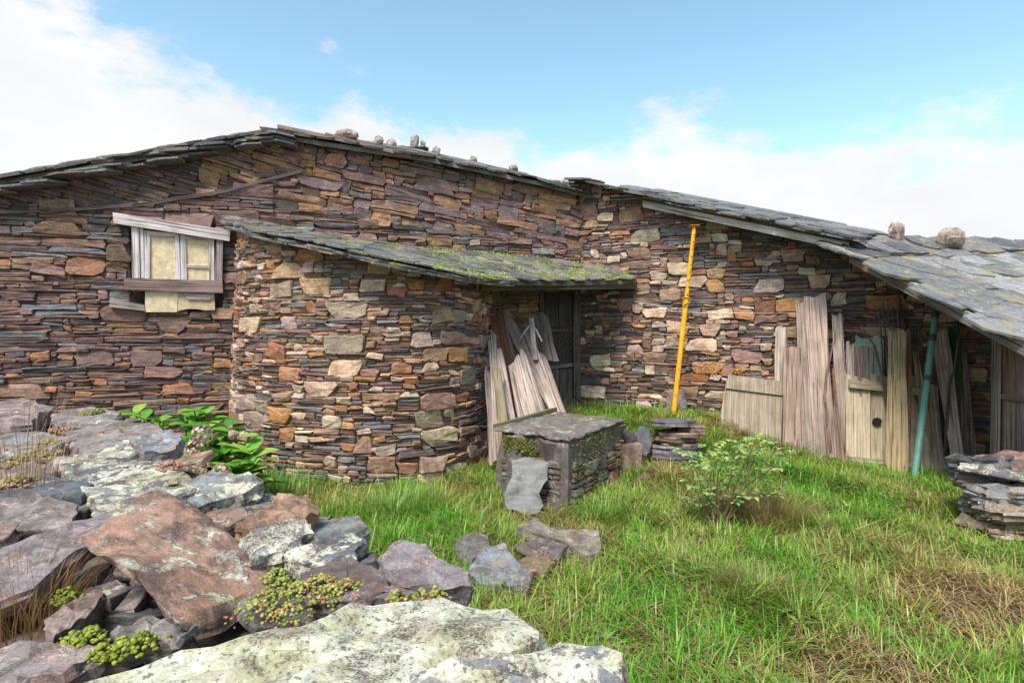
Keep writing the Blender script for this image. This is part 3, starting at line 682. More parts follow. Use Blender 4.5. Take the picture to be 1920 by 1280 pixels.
# core heap
V = []; F = []; ys = [b for a, b in edge]
for y in ys:
    ex = edge_x(y)
    for dx, z in ((-.02, -.1), (-.10, .35), (-.22, .66), (-.9, .72), (-4, .75), (-4, -.2)): V.append((ex + dx, y, z))
for i in range(len(ys) - 1):
    for k in range(5): a = i * 6 + k; F.append((a, a + 1, a + 7, a + 6))
F += [(5, 4, 3, 2, 1, 0), tuple(range((len(ys) - 1) * 6, len(ys) * 6))]
centred('core', V, F, M_MORTAR, fw)
PUR, GRY, BRN, ORA, DKS = (.20, .165, .16), (.19, .19, .19), (.22, .15, .11), (.30, .17, .10), (.10, .10, .11)
def pr(l): return [P(*q) for q in l]
big = [  # top outlines as (px, py, depth), thickness, colour, lichen
 ([(60, 1300, 1.16), (330, 1222, 1.27), (560, 1165, 1.40), (700, 1128, 1.53), (835, 1122, 1.56), (960, 1142, 1.50), (1030, 1178, 1.40), (1030, 1205, 1.34), (900, 1240, 1.26), (760, 1290, 1.16), (400, 1400, 1.0), (100, 1420, .98)], .16, GRY, 1.08),
 ([(770, 1262, 1.20), (900, 1222, 1.25), (1050, 1208, 1.28), (1130, 1210, 1.28), (1168, 1232, 1.24), (1180, 1330, 1.1), (1000, 1420, 1.0), (760, 1380, 1.02)], .22, GRY, .74),
 ([(330, 905, 2.75), (400, 885, 2.9), (480, 888, 2.85), (497, 905, 2.75), (440, 930, 2.62), (370, 950, 2.5)], .20, GRY, .62),
 ([(84, 856, 3.2), (150, 850, 3.28), (285, 864, 3.12), (362, 892, 2.85), (300, 903, 2.78), (140, 906, 2.76)], .08, DKS, .72),
 ([(440, 985, 2.2), (520, 928, 2.5), (575, 925, 2.52), (592, 950, 2.42), (570, 975, 2.3), (500, 1000, 2.15)], .14, ORA, .25),
 ([(445, 1010, 2.08), (520, 975, 2.2), (575, 972, 2.2), (590, 995, 2.1), (540, 1025, 2.0), (470, 1048, 1.92)], .07, GRY, .72),
 ([(528, 1040, 1.95), (600, 1005, 2.06), (660, 995, 2.1), (692, 1012, 2.04), (660, 1040, 1.95), (570, 1062, 1.88)], .06, DKS, .66),
 ([(708, 1042, 1.93), (738, 1012, 2.03), (800, 1016, 2.02), (822, 1045, 1.93), (884, 1072, 1.84), (880, 1088, 1.8), (780, 1098, 1.76), (722, 1075, 1.82)], .09, (.19, .175, .165), .40),
 ([(560, 1075, 1.85), (650, 1040, 1.95), (720, 1070, 1.84), (735, 1105, 1.74), (650, 1130, 1.66), (580, 1120, 1.7)], .06, (.13, .09, .085), .1),
 ([(-60, 1050, 1.85), (60, 1005, 2.0), (190, 962, 2.2), (270, 940, 2.3), (230, 985, 2.1), (120, 1050, 1.88), (60, 1105, 1.72), (-60, 1150, 1.6)], .06, PUR, .15),
 ([(80, 1165, 1.6), (140, 1118, 1.72), (195, 1110, 1.74), (170, 1150, 1.64), (100, 1195, 1.54)], .08, (.20, .16, .14), .25),
 ([(205, 1180, 1.56), (270, 1155, 1.62), (372, 1172, 1.58), (330, 1205, 1.5), (230, 1215, 1.48)], .06, GRY, .42),
 ([(-60, 1230, 1.45), (60, 1195, 1.5), (200, 1215, 1.46), (120, 1262, 1.36), (-60, 1290, 1.32)], .08, PUR, .4),
 ([(-40, 935, 2.5), (70, 925, 2.55), (150, 945, 2.45), (130, 985, 2.28), (-40, 1000, 2.2)], .04, PUR, .35),
 ([(-40, 905, 2.72), (90, 890, 2.8), (170, 905, 2.7), (150, 930, 2.55), (-40, 935, 2.52)], .05, DKS, .3),
 ([(150, 915, 2.66), (250, 908, 2.72), (370, 915, 2.65), (300, 945, 2.45), (190, 960, 2.36)], .06, GRY, .7),
 ([(120, 815, 3.75), (200, 785, 4.1), (300, 795, 4.0), (318, 820, 3.7), (270, 850, 3.35), (150, 852, 3.3)], .14, PUR, .42),
 ([(180, 850, 3.3), (240, 822, 3.6), (255, 845, 3.35), (215, 870, 3.1)], .10, GRY, .78),
 ([(250, 820, 3.65), (320, 803, 3.8), (345, 815, 3.7), (330, 842, 3.4), (270, 852, 3.3)], .12, (.22, .22, .23), .35),
 ([(95, 775, 4.55), (160, 762, 4.7), (228, 772, 4.55), (215, 788, 4.25), (110, 792, 4.2)], .10, GRY, .55),
 ([(-40, 760, 4.7), (40, 745, 5.0), (95, 760, 4.7), (60, 790, 4.2), (-40, 800, 4.1)], .12, PUR, .5),
 ([(-40, 825, 3.6), (60, 805, 3.8), (130, 820, 3.6), (90, 850, 3.3), (-40, 860, 3.2)], .08, (.2, .18, .17), .5),
 ([(-40, 870, 3.05), (60, 862, 3.1), (110, 880, 2.95), (60, 900, 2.78), (-40, 905, 2.74)], .06, PUR, .45),
 ([(380, 965, 2.35), (450, 940, 2.5), (470, 965, 2.35), (420, 990, 2.2)], .1, BRN, .5)]
for pts, th, col, li in big: ring_rock('stone', pr(pts), th, jit(col, .08), fw, N=34, rough=.022 if th > .1 else .012, lichen=li, taper=.97)
ring_rock('stone', pr([(145, 1010, 1.78), (215, 955, 2.02), (292, 908, 2.25), (385, 965, 2.15), (455, 1030, 2.05), (522, 1085, 1.93), (455, 1120, 1.78), (380, 1152, 1.62), (313, 1166, 1.50), (285, 1130, 1.53), (250, 1082, 1.60), (205, 1050, 1.67), (165, 1030, 1.73)]), .15, (.30, .175, .125), fw, N=52, rough=.016, lichen=.56, taper=.8, down=Vector((.42, .55, -.72)).normalized())
for k in range(120):        # thin broken slates strewn over the top
    y = random.uniform(1.5, 5.0); ex = edge_x(y); x = ex - .12 - abs(random.gauss(0, .75)); z = random.uniform(.74, .84) - (.1 if y < 1.75 else 0)
    if -.80 < x / y < -.38 and 1.35 < y < 2.35: continue
    s_ = random.uniform(.07, .20); ring_rock('stone', loop(x, y, z, s_ * random.uniform(1, 1.7), s_ * .6, random.uniform(-.6, .9), random.choice([4, 5, 6]), (random.uniform(-.25, .25), random.uniform(-.25, .2)), 5), random.uniform(.015, .045), jit(random.choice([PUR, GRY, BRN, DKS, ORA])), fw, N=12, rough=.006, lichen=random.choice([.1, .3, .5, .7]), taper=1.0)
for k in range(110):        # flat slabs over the rest of the broad wall top
    y = random.uniform(1.1, 5.2); x = edge_x(y) - random.uniform(.9, 3.9); s_ = random.uniform(.16, .34)
    if x / y > -.93: continue
    ring_rock('stone', loop(x, y, random.uniform(.77, .86), s_ * 1.4, s_ * .9, random.uniform(-.5, .9), 7, (random.uniform(-.1, .1), random.uniform(-.1, .1)), 4), random.uniform(.05, .12), jit(random.choice([PUR, GRY, BRN, DKS])), fw, N=16, rough=.012, lichen=random.choice([.2, .4, .6, .75]))
for k in range(150):        # fill between and down the outer side
    y = random.uniform(1.25, 5.2); ex = edge_x(y); side = random.random() < .4
    if side: x = ex - random.uniform(.0, .22); z = random.uniform(.12, .66); x = ex - .02 - z * .28
    else: x = ex - random.uniform(.15, 2.4 + (y - 1.3) * .5); z = random.uniform(.72, .80)
    if not side and y < 1.7 : z -= .1
    if not side and -.80 < x / y < -.38 and 1.35 < y < 2.35: z -= .1
    s = random.uniform(.10, .26)
    ring_rock('stone', loop(x, y, z, s * random.uniform(.9, 1.5), s * .75, random.uniform(-.5, .9), 7, (random.uniform(-.12, .12), random.uniform(-.12, .12))), random.uniform(.04, .11), jit(random.choice([PUR, GRY, BRN, DKS, DKS, ORA])), fw, N=16, rough=.01, lichen=random.choice([.1, .3, .5, .7]))
for k in range(22):          # small broken pieces under the raised edge of the boulder
    px_, py_ = random.uniform(150, 300), random.uniform(1075, 1180); d_ = .93 * FPX / (py_ - HOR) ; c_ = P(px_, py_, d_); s_ = random.uniform(.03, .075)
    ring_rock('stone', loop(c_.x, c_.y, random.uniform(.735, .775), s_ * 1.5, s_, random.uniform(-.8, .8), 5, (random.uniform(-.3, .3), random.uniform(-.3, .3)), 4), random.uniform(.02, .05), jit(random.choice([PUR, GRY, BRN, DKS])), fw, N=12, rough=.006, lichen=random.choice([.1, .3, .6]))
# pile at right, block, remnants
pile = tag(empty('stone_pile', (3.75, 4.45, 0)), 'stacked grey slate stones at the right edge of the grass', 'stone pile')
for i in range(34):
    z = .07 + .52 * i / 34; x = 3.5 + random.uniform(0, 1.25) + .06 * math.sin(i); L_ = random.uniform(.16, .46); L_ = .46 if i < 7 else L_; z = z - .04 if i < 7 else z; x = max(x, 3.58 + L_ * .95)
    ring_rock('stone', loop(x, 4.42 + random.uniform(-.14, .16) + z * .12, z, L_, random.uniform(.16, .3), random.uniform(-.35, .35), 7, (random.uniform(-.12, .12), random.uniform(-.22, .1))), random.uniform(.05, .15), jit(random.choice([DKS, DKS, GRY, PUR, BRN])), pile, N=20, rough=.035, lichen=random.choice([.05, .3, .5, .62]), taper=.95)
blk = tag(empty('masonry_block', (.5, 5.6, 0)), 'mossy rough masonry block with flat concrete top before the doorway', 'block')
q0, q1, q2, q3 = Vector((.49, 4.96, .637)), Vector((1.13, 5.84, .66)), Vector((.51, 6.33, .66)), Vector((-.13, 5.43, .637))
M_BLOCK = stone_mat('block_masonry', .6, (.24, .23, .19), (4, 4, 5), .7)
o = ring_rock('body', [q0, q1, q2, q3], .82, (.115, .10, .09), blk, M_BLOCK, 60, .045, 0, .45, 1.04, down=-Z)
def face_stones(a, b, nout):
    L_ = (b - a).length; d = (b - a).normalized(); d.z = 0
    for (u, v, w, h, bk) in pack(L_ - .1, .40, .02, .5, (.1, .3), (.05, .1), 1.0):
        V, F = stone_geo(w * .9, h * .85, .03, bk); O = a + d * (u + .05); O.z = v
        centred('stone', [O + d * x + nout * (y - .0) + Z * z for x, y, z in V], F, M_BLOCK, blk, jit(random.choice([(.12, .11, .11), (.16, .14, .13), (.22, .12, .07), (.10, .095, .09)])) + (.45,))
n1 = Vector(((q0 - q3).y, -(q0 - q3).x, 0)).normalized(); n2 = Vector(((q1 - q0).y, -(q1 - q0).x, 0)).normalized()
face_stones(q3, q0, n1); face_stones(q0, q1, n2)
ring_rock('top_slab', [q0 + Vector((.0, -.03, .03)), q1 + Vector((.03, 0, .03)), q2 + Z * .03, q3 + Vector((-.03, 0, .03))], .035, (.16, .14, .125), blk, M_BLOCK, 60, .035, .01, .55)
tag(blobs('moss', [q3.lerp(q0, random.uniform(.1, .6)) + n1 * .03 + Z * random.uniform(-.16, -.02) for _ in range(420)] + [q0.lerp(q1, random.betavariate(2, 3)) + n2 * .03 - Z * random.uniform(.02, .5) for _ in range(300)], .010, M_MATTE, [(.10, .12, .02), (.16, .15, .03), (.07, .07, .02)], blk, .7), kind='stuff')
def thing_rock(name, label, cat, pts, th, col, li=.2, group=None, **k):
    return tag(ring_rock(name, pts, th, col, None, lichen=li, base=True, **k), label, cat, group)
thing_rock('slate_slab', 'large grey slate slab leaning against the front of the masonry block', 'slate', pr([(950, 952, 4.86), (944, 925, 4.9), (960, 890, 5.0), (958, 862, 5.1), (985, 858, 5.12), (1028, 866, 5.05), (1024, 900, 4.98), (1012, 925, 4.9), (1020, 948, 4.86), (1010, 965, 4.8), (975, 962, 4.82)]), .05, (.155, .16, .17), .05, N=36, mat=M_SLATE)
thing_rock('slate_slab', 'grey slate standing against the wall behind the yellow prop', 'slate', pr([(1249, 783, 7.85), (1250, 745, 7.98), (1256, 730, 8.02), (1280, 730, 8.0), (1286, 748, 7.95), (1286, 783, 7.8)]), .03, (.17, .15, .16), .05)
thing_rock('slate_slab', 'black slate leaning left, beside the masonry block', 'slate', pr([(1166, 815, 5.95), (1172, 805, 6.0), (1185, 806, 6.0), (1197, 830, 6.0), (1206, 850, 6.0), (1188, 850, 5.95)]), .04, (.045, .045, .05), 0)
thing_rock('slate_slab', 'dark upright slate with pointed top between block and low wall', 'slate', pr([(1190, 852, 6.1), (1192, 812, 6.15), (1203, 798, 6.18), (1219, 803, 6.18), (1222, 835, 6.1), (1212, 855, 6.08)]), .04, (.085, .085, .095), .05)
rem = tag(empty('low_wall_remnant', (1.75, 6.3, .1)), 'short stack of dark slates topped by a flat slab near yellow prop', 'stone stack')
for z, x0, x1, th, li in [(.20, 1.45, 2.15, .12, .0), (.33, 1.5, 2.1, .13, .1), (.36, 1.6, 2.08, .04, .0), (.43, 1.55, 2.05, .06, .0), (.48, 1.6, 2.1, .05, .1), (.55, 1.82, 2.13, .09, .0), (.60, 1.52, 2.02, .06, .05)]:
    ring_rock('stone', loop((x0 + x1) / 2, 6.35, z, (x1 - x0) / 2, .26, random.uniform(-.2, .2), 7, (random.uniform(-.06, .06), -.08)), th, jit(random.choice([DKS, BRN, DKS])), rem, N=22, lichen=li, taper=.98)
ring_rock('stone', loop(1.2, 6.0, .42, .12, .16, .3, 7), .42, (.27, .19, .15), rem, N=20, lichen=.3, taper=1.0)
for pts, th, col, li, lab in [
  ([(872, 1075, 3.5), (905, 1022, 3.75), (925, 1020, 3.78), (945, 1015, 3.8), (965, 1045, 3.65), (998, 1080, 3.48), (990, 1105, 3.38), (900, 1095, 3.42)], .06, (.17, .175, .19), .12, 'pointed grey slate slab lying in the grass among the rubble'),
  ([(853, 1010, 4.0), (880, 998, 4.1), (915, 1000, 4.1), (918, 1020, 3.95), (885, 1052, 3.75), (858, 1050, 3.75)], .12, (.13, .115, .11), .2, 'dark squat stone left of the pointed slate in the grass'),
  ([(968, 985, 4.2), (1000, 970, 4.35), (1020, 985, 4.3), (1070, 990, 4.25), (1125, 992, 4.2), (1130, 1030, 3.95), (1105, 1045, 3.88), (1060, 1015, 4.02), (1010, 1000, 4.1)], .16, (.20, .17, .14), .45, 'long rough log-like stone behind the rubble slates'),
  ([(965, 1022, 3.9), (1010, 1008, 4.0), (1065, 1020, 3.9), (1045, 1048, 3.75), (990, 1040, 3.8)], .05, (.11, .085, .085), .0, 'flat rusty dark slate under the log-like stone'),
  ([(970, 1050, 3.72), (1000, 1035, 3.8), (1040, 1050, 3.7), (1020, 1075, 3.55), (975, 1072, 3.58)], .09, (.17, .12, .07), .1, 'brown wedge stone beside the pointed slate'),
  ([(1190, 905, 5.5), (1215, 870, 5.8), (1240, 880, 5.7), (1235, 905, 5.5)], .1, (.2, .11, .07), 0, 'rusty brown stone at the foot of the low wall')]:
    thing_rock('rubble_stone', lab, 'stone', pr(pts), th, col, li, N=30)
for px, py, rx, lab in ((620, 905, .17, 'pale boulder'), (690, 905, .14, 'small orange stone'), (845, 868, .15, 'brown stone')):
    pass
# weights on the roof
rs = [(650, 244, 24, 9, .2, 'broad pale quartz stone highest on the roof near the peak'), (710, 250, 11, 8, .1, 'smaller grey stone left of a pair on the roof'), (734, 254, 11, 7, .1, 'brown stone, right of a pair on the roof'), (777, 240, 10, 14, 0, 'tall standing stone on a flat slate on the roof'), (793, 248, 6, 9, 0, 'short upright stone beside the tall standing stone on roof'), (818, 262, 9, 7, 0, 'low grey stone just right of the standing stones on roof'),
      (887, 283, 8, 6, 0, 'small block stone on the middle of the roof'), (963, 302, 11, 6, 0, 'flat-topped grey stone on the roof right of middle'), (1055, 332, 5, 4, 0, 'tiny stone on the long roof slope'), (1181, 356, 8, 5, 0, 'small stone where house roof meets the wing roof'), (1682, 433, 15, 9, 0, 'grey speckled stone on the wing roof'), (1782, 447, 27, 13, 0, 'large pinkish quartz stone on the wing roof')]
for px, py, rx, ry, _, lab in rs:
    if px < 1190:
        q = onM(px, py, -.8); d = q.y; uu = (q - MA).dot(MD); zt = roof_pt(uu, .8, .045).z; q.z = zt + ry / FPX * d * .85
    else: d = 7.0; q = P(px, py - 4, d); zt = q.z - (ry + 8) / FPX * d
    if 770 < px < 800: q.z += .03; zt += .03
    sc = d / FPX; r_, h_ = rx * sc * .82, 2 * ry * sc; zt2 = zt - .02
    top = q.z + ry * sc * .55
    bm = bmesh.new(); bmesh.ops.create_icosphere(bm, subdivisions=2, radius=1); zc = (zt2 + q.z + ry * sc) / 2; hz = (q.z + ry * sc - zt2) / 2 + .02; sdv = Vector((px, py, 0))
    V = [Vector((v.co.x * r_ * 1.05, v.co.y * r_ * .9, v.co.z * hz)) * (1 + .38 * mnoise.noise(v.co * 1.3 + sdv) + .14 * mnoise.noise(v.co * 3.5 + sdv)) + Vector((q.x, q.y, zc)) for v in bm.verts]; F = [tuple(v.index for v in f.verts) for f in bm.faces]; bm.free()
    ring_rock_o = centred('roof_stone', V, F, M_ROCK, None, jit((.38, .31, .27) if rx > 10 else (.27, .25, .23)) + (.5,), False, True)
    tag(ring_rock_o, lab, 'stone', 'stones weighing down the roofs')
q = onM(782, 255, -.8); q.z = roof_pt((q - MA).dot(MD), .8, .055).z; tag(ring_rock('roof_slate', loop(q.x, q.y, q.z + .03, .17, .12, 0, 8), .03, (.15, .15, .16), None, lichen=.3, base=True, down=-Z), 'flat slate under the tall standing stone on the roof', 'slate')

# ------------------------------------------------------------------ boards and poles
def plank(name, label, b, t, wpx, col, thick=.028, cat='plank', group=None, moss=0., yaw=None, jag=.03, wob=.006, tw=None):
    b, t = P(*b), P(*t); axis = t - b; L_ = axis.length; az = axis.normalized(); d = (b.y + t.y) / 2; w = wpx / FPX * d
    f = Vector((0, 0, CAMH)) - (b + t) / 2; f.z = 0; f.normalize(); f = Matrix.Rotation(random.uniform(-.25, .25) if yaw is None else yaw, 3, 'Z') @ f
    ay = -(f - az * f.dot(az)).normalized(); ax = ay.cross(az).normalized(); NC, NR = 5, 10; V = []; F = []
    ph = random.uniform(0, 9); je = [random.uniform(-jag, jag) for _ in range(NC)]; tap = (1.0, 1.0) if tw is None else (1.0, tw)
    for side in (0, 1):
        for i in range(NR):
            fz = i / (NR - 1)
            for j in range(NC):
                fx = j / (NC - 1) - .5; ww = w * (tap[0] + (tap[1] - tap[0]) * fz)
                x = fx * ww + wob * math.sin(ph + fz * 5 + (3 if j > 2 else 0)) * (1 if j in (0, NC - 1) else .5); z = fz * L_ + (je[j] if i == NR - 1 else 0) + (je[-j - 1] * .5 if i == 0 else 0)
                V.append(Vector((x, (side - .5) * thick + .006 * math.sin(fz * 4 + ph), z)))
    o2 = NC * NR
    for i in range(NR - 1):
        for j in range(NC - 1):
            a = i * NC + j; F += [(a, a + 1, a + NC + 1, a + NC), (o2 + a, o2 + a + NC, o2 + a + NC + 1, o2 + a + 1)]
    for i in range(NR - 1):
        a = i * NC; F.append((a, a + NC, o2 + a + NC, o2 + a)); a += NC - 1; F.append((a, o2 + a, o2 + a + NC, a + NC))
    for j in range(NC - 1):
        F.append((j, o2 + j, o2 + j + 1, j + 1)); a = (NR - 1) * NC + j; F.append((a, a + 1, o2 + a + 1, o2 + a))
    me = mesh_from(name, V, F, [(col[0] * .88, col[1] * .80, col[2] * .74, moss)] * len(V)); me.materials.append(M_WOOD)
    o = bpy.data.objects.new(name, me); COL.objects.link(o); o.matrix_basis = Matrix.Translation(b) @ Matrix((ax, ay, az)).transposed().to_4x4(); WL[o.name] = b
    return tag(o, label, cat, group) if label else o
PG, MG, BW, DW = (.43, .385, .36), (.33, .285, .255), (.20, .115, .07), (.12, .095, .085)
GR1 = 'boards leaning in the doorway recess'
for b, t, w, c, mo, lab in [
  ((922, 868, 5.95), (914, 690, 6.45), 12, MG, 0, 'narrow grey board hard against the bay corner'),
  ((936, 866, 5.8), (922, 628, 6.6), 17, MG, .0, 'tall grey board, leftmost of the full boards in recess'),
  ((950, 858, 5.75), (932, 690, 6.2), 20, (.27, .24, .17), .6, 'board with green moss on its lower half in doorway recess'),
  ((975, 850, 5.85), (932, 655, 6.55), 16, PG, 0, 'slim pale board between mossy board and widest white board'),
  ((965, 780, 6.7), (930, 590, 7.2), 32, BW, 0, 'dark brown bark-like plank standing highest at left of recess'),
  ((1006, 840, 6.0), (962, 672, 6.6), 38, (.42, .365, .345), 0, 'widest whitish split plank in the middle of the recess'),
  ((1030, 835, 6.1), (978, 662, 6.75), 22, PG, 0, 'pale plank right of the widest white plank'),
  ((1058, 815, 6.5), (950, 592, 7.3), 15, MG, 0, 'long thin grey beam slanting across the leaning boards'),
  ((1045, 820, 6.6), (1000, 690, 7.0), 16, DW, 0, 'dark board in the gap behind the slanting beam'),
  ((1056, 812, 6.45), (985, 625, 7.25), 20, PG, 0, 'long pale plank reaching toward the forked branch'),
  ((1068, 812, 6.55), (1012, 665, 7.2), 20, (.38, .32, .29), 0, 'rightmost grey-brown plank in the doorway recess'),
  ((1040, 815, 6.7), (972, 612, 7.4), 14, (.28, .22, .18), 0, 'thin brown beam rising parallel behind the slanting beam'),
  ((990, 800, 6.6), (945, 618, 7.2), 18, (.36, .30, .26), 0, 'grey board showing between brown plank and slanting beam'),
  ((1032, 680, 7.3), (1012, 595, 7.5), 34, (.17, .15, .145), 0, 'short dark square board behind the forked branch'),
  ((928, 852, 6.05), (917, 760, 6.3), 16, (.22, .09, .05), 0, 'rotten rusty board low at the bay corner')]:
    plank('plank', lab, b, t, w, jitg(c, .12), random.uniform(.02, .04), 'plank', GR1, mo, None, .07, .013, random.uniform(.7, 1.05))
fk = tag(empty('forked_branch', P(1004, 675, 7.0)), 'bleached forked branch like an arrow on top of recess boards', 'branch')
V, F = tube([P(1004, 675, 6.95), P(1000, 640, 7.0), P(996, 598, 7.1)], [.036, .032, .04], 8); centred('stem', V, F, M_WOOD, fk, (.36, .32, .30, 0))
for e in ((974, 637), (1016, 640)): V, F = tube([P(996, 608, 7.08), P((996 + e[0]) / 2, 620, 7.03), P(e[0], e[1], 7.0)], [.018, .016, .01], 6); centred('prong', V, F, M_WOOD, fk, (.38, .34, .32, 0))
V, F = prism([q3 + Vector((-.05, .0, .07)), q2 + Vector((-.08, .02, .07)), q2 + Vector((-.0, .08, .07)), q3 + Vector((.05, .1, .07))], -Z * .05); tag(centred('edge_batten', V, F, M_WOOD, None, (.20, .18, .11, .6), base=True), 'mossy batten lying along the back edge of masonry block', 'batten')
GR2 = 'boards leaning on the wing wall'
for b, t, w, c, mo, lab in [
  ((1462, 838, 7.0), (1465, 618, 7.3), 19, PG, 0, 'pale short board just right of the plywood sheet, behind others'),
  ((1484, 842, 6.75), (1486, 653, 7.0), 31, (.36, .27, .23), 0, 'pinkish brown wide board, first in front right of plywood'),
  ((1512, 852, 6.75), (1500, 565, 7.2), 20, MG, 0, 'tall narrow board left of the widest tall plank'),
  ((1545, 858, 6.65), (1528, 555, 7.15), 40, (.45, .37, .335), .15, 'widest and tallest pale plank with dark burn marks'),
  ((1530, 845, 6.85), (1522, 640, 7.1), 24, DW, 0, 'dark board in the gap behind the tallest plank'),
  ((1582, 872, 6.6), (1570, 590, 7.0), 20, MG, 0, 'tall grey post right of the tallest plank'),
  ((1598, 870, 6.7), (1596, 642, 6.95), 15, PG, 0, 'pale slat rising behind the left of wooden hatch'),
  ((1626, 870, 6.75), (1624, 648, 6.95), 24, (.27, .235, .225), 0, 'broken grey board rising behind the wooden hatch'),
  ((1682, 896, 6.2), (1682, 620, 6.65), 31, (.36, .29, .18), .22, 'thick lichen yellow post in front of the wooden hatch'),
  ((1704, 885, 6.45), (1702, 622, 6.8), 9, (.30, .17, .11), 0, 'reddish brown slat right of the lichen post'),
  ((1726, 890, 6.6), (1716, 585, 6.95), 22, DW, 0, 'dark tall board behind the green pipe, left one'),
  ((1748, 892, 6.65), (1742, 560, 6.95), 34, (.155, .13, .115), 0, 'wide dark board right behind the green pipe'),
  ((1752, 893, 6.45), (1716, 660, 6.75), 11, (.36, .27, .20), 0, 'thin tan slat slanting behind the green pipe'),
  ((1756, 898, 6.4), (1742, 720, 6.7), 30, (.27, .21, .17), 0, 'broad brown board low behind the foot of the green pipe'),
  ((1802, 906, 6.2), (1762, 622, 6.7), 23, (.36, .30, .27), .1, 'grey plank slanting right, crossing right of green pipe'),
  ((1806, 895, 6.5), (1790, 680, 6.7), 22, (.19, .165, .155), 0, 'dark grey plank under the green painted board'),
  ((1820, 905, 6.35), (1806, 655, 6.7), 18, (.25, .205, .18), 0, 'rightmost brown plank beside the dark wall gap'),
  ((1816, 890, 6.7), (1812, 588, 6.9), 20, DW, 0, 'tall shadowy board at far right under the eave')]:
    plank('plank', lab, b, t, w, jitg(c, .12), random.uniform(.025, .05), 'plank', GR2, mo, None, .035, .011, random.uniform(.85, 1.05))
plank('painted_plank', 'green painted board end under the eave right of pipe', (1790, 760, 6.6), (1786, 603, 6.75), 20, (.06, .13, .055), .03)
o = plank('painted_board', 'pale turquoise painted board behind the wooden hatch', (1634, 870, 6.85), (1630, 632, 7.0), 44, (.30, .47, .40), .02); o.data.materials[0] = M_PAINT
# plywood sheet
pl = tag(empty('plywood_sheet', P(1405, 815, 7.05)), 'weathered plywood sheet with cover strip leaning on stone wall', 'board')
V, F = prism(pr([(1348, 796, 7.2), (1464, 834, 6.85), (1469, 716, 7.15), (1362, 712, 7.4)]), Vector((.02, .03, 0))); centred('sheet', V, F, M_PLY, pl, (.27, .215, .155, .1), up=True)
V, F = prism(pr([(1361, 727, 7.35), (1469, 741, 7.08), (1469, 715, 7.13), (1366, 702, 7.4)]), Vector((-.01, -.025, 0))); centred('strip', V, F, M_PLY, pl, (.29, .23, .175, .1), up=True)
# hatch
ht = tag(empty('wooden_hatch', P(1640, 880, 6.45)), 'pale wooden hatch with two battens and a knot hole', 'hatch')
for x0, x1 in ((1586, 1632), (1633, 1686), (1687, 1744)):
    V, F = prism(pr([(x0, 872 + (x0 - 1586) * .12, 6.45), (x1, 872 + (x1 - 1586) * .12, 6.4), (x1, 712, 6.75), (x0, 700, 6.8)]), Vector((.01, .03, 0))); centred('board', V, F, M_PLY, ht, jitg((.40, .325, .22), .06) + (.08,))
for c in ([(1594, 726, 6.68), (1740, 742, 6.6), (1740, 726, 6.64), (1594, 711, 6.72)], [(1588, 868, 6.4), (1740, 888, 6.33), (1740, 872, 6.36), (1588, 855, 6.43)]):
    V, F = prism(pr(c), Vector((0, .035, 0))); centred('batten', V, F, M_WOOD, ht, (.31, .26, .18, .05))
V, F = prism([P(1646 + 8 * math.cos(a), 790 + 7 * math.sin(a), 6.56) for a in np.linspace(0, 5.7, 9)], Vector((0, .03, 0))); centred('knot', V, F, M_DARK, ht)
# sticks
def stick(label, pts, r, col, group='sticks among the leaning boards'):
    V, F = tube([P(*p) for p in pts], r, 6); return tag(centred('stick', V, F, M_WOOD, None, tuple(col) + (0,), base=True), label, 'stick', group)
SK = (.24, .13, .095)
stick('bent bark stick crossing in front of the tall grey post', [(1563, 640, 6.5), (1550, 700, 6.48), (1546, 745, 6.45), (1558, 850, 6.35)], [.010, .014, .016, .02], SK)
stick('straight reddish stick below the bent one', [(1562, 690, 6.5), (1568, 760, 6.45), (1582, 870, 6.3)], [.014, .018, .022], SK)
stick('curved dark branch arching over the turquoise board', [(1612, 606, 6.7), (1640, 648, 6.65), (1658, 720, 6.6), (1668, 800, 6.6)], [.006, .012, .016, .018], (.13, .07, .06))
stick('short reddish stick at the top left of the hatch', [(1606, 655, 6.75), (1612, 700, 6.72), (1614, 760, 6.7)], [.012, .016, .016], SK)
names = ['first', 'second', 'third', 'fourth', 'fifth', 'sixth', 'seventh']
for k in range(7):
    x = 1652 + k * 8; stick('%s thin twig from the left in the bundle above lichen post' % names[k], [(x - 6 + k, 575 - (k % 3) * 9, 6.95), (x, 620, 6.9), (x + 5, 720, 6.85), (x + 8, 860, 6.75)], [.006, .009, .011, .012], jit((.15, .09, .075)))
stick('longest dark stick rising highest toward the eave', [(1681, 533, 6.95), (1692, 590, 6.9), (1706, 700, 6.85), (1716, 860, 6.75)], [.008, .012, .014, .016], (.10, .06, .05))
stick('dark curved branch before the green painted board', [(1814, 598, 6.45), (1796, 640, 6.4), (1790, 690, 6.4), (1780, 720, 6.42), (1770, 880, 6.4)], [.006, .01, .014, .016, .016], (.09, .07, .06))
gp = tag(empty('green_pipe', P(1716, 898, 6.0)), 'green painted metal pipe leaning against the boards', 'pipe')
a, b = P(1714, 898, 6.0), P(1757, 566, 6.6)
V, F = tube([a, a.lerp(b, .5), b], .033, 12); centred('tube', V, F, M_PAINT, gp, (.10, .24, .18))
for t0, t1 in ((.53, .56), (.76, .80), (.90, 1.0)):
    V, F = tube([a.lerp(b, t0), a.lerp(b, t1)], .0355, 12); centred('collar', V, F, M_PAINT, gp, (.04, .06, .055))
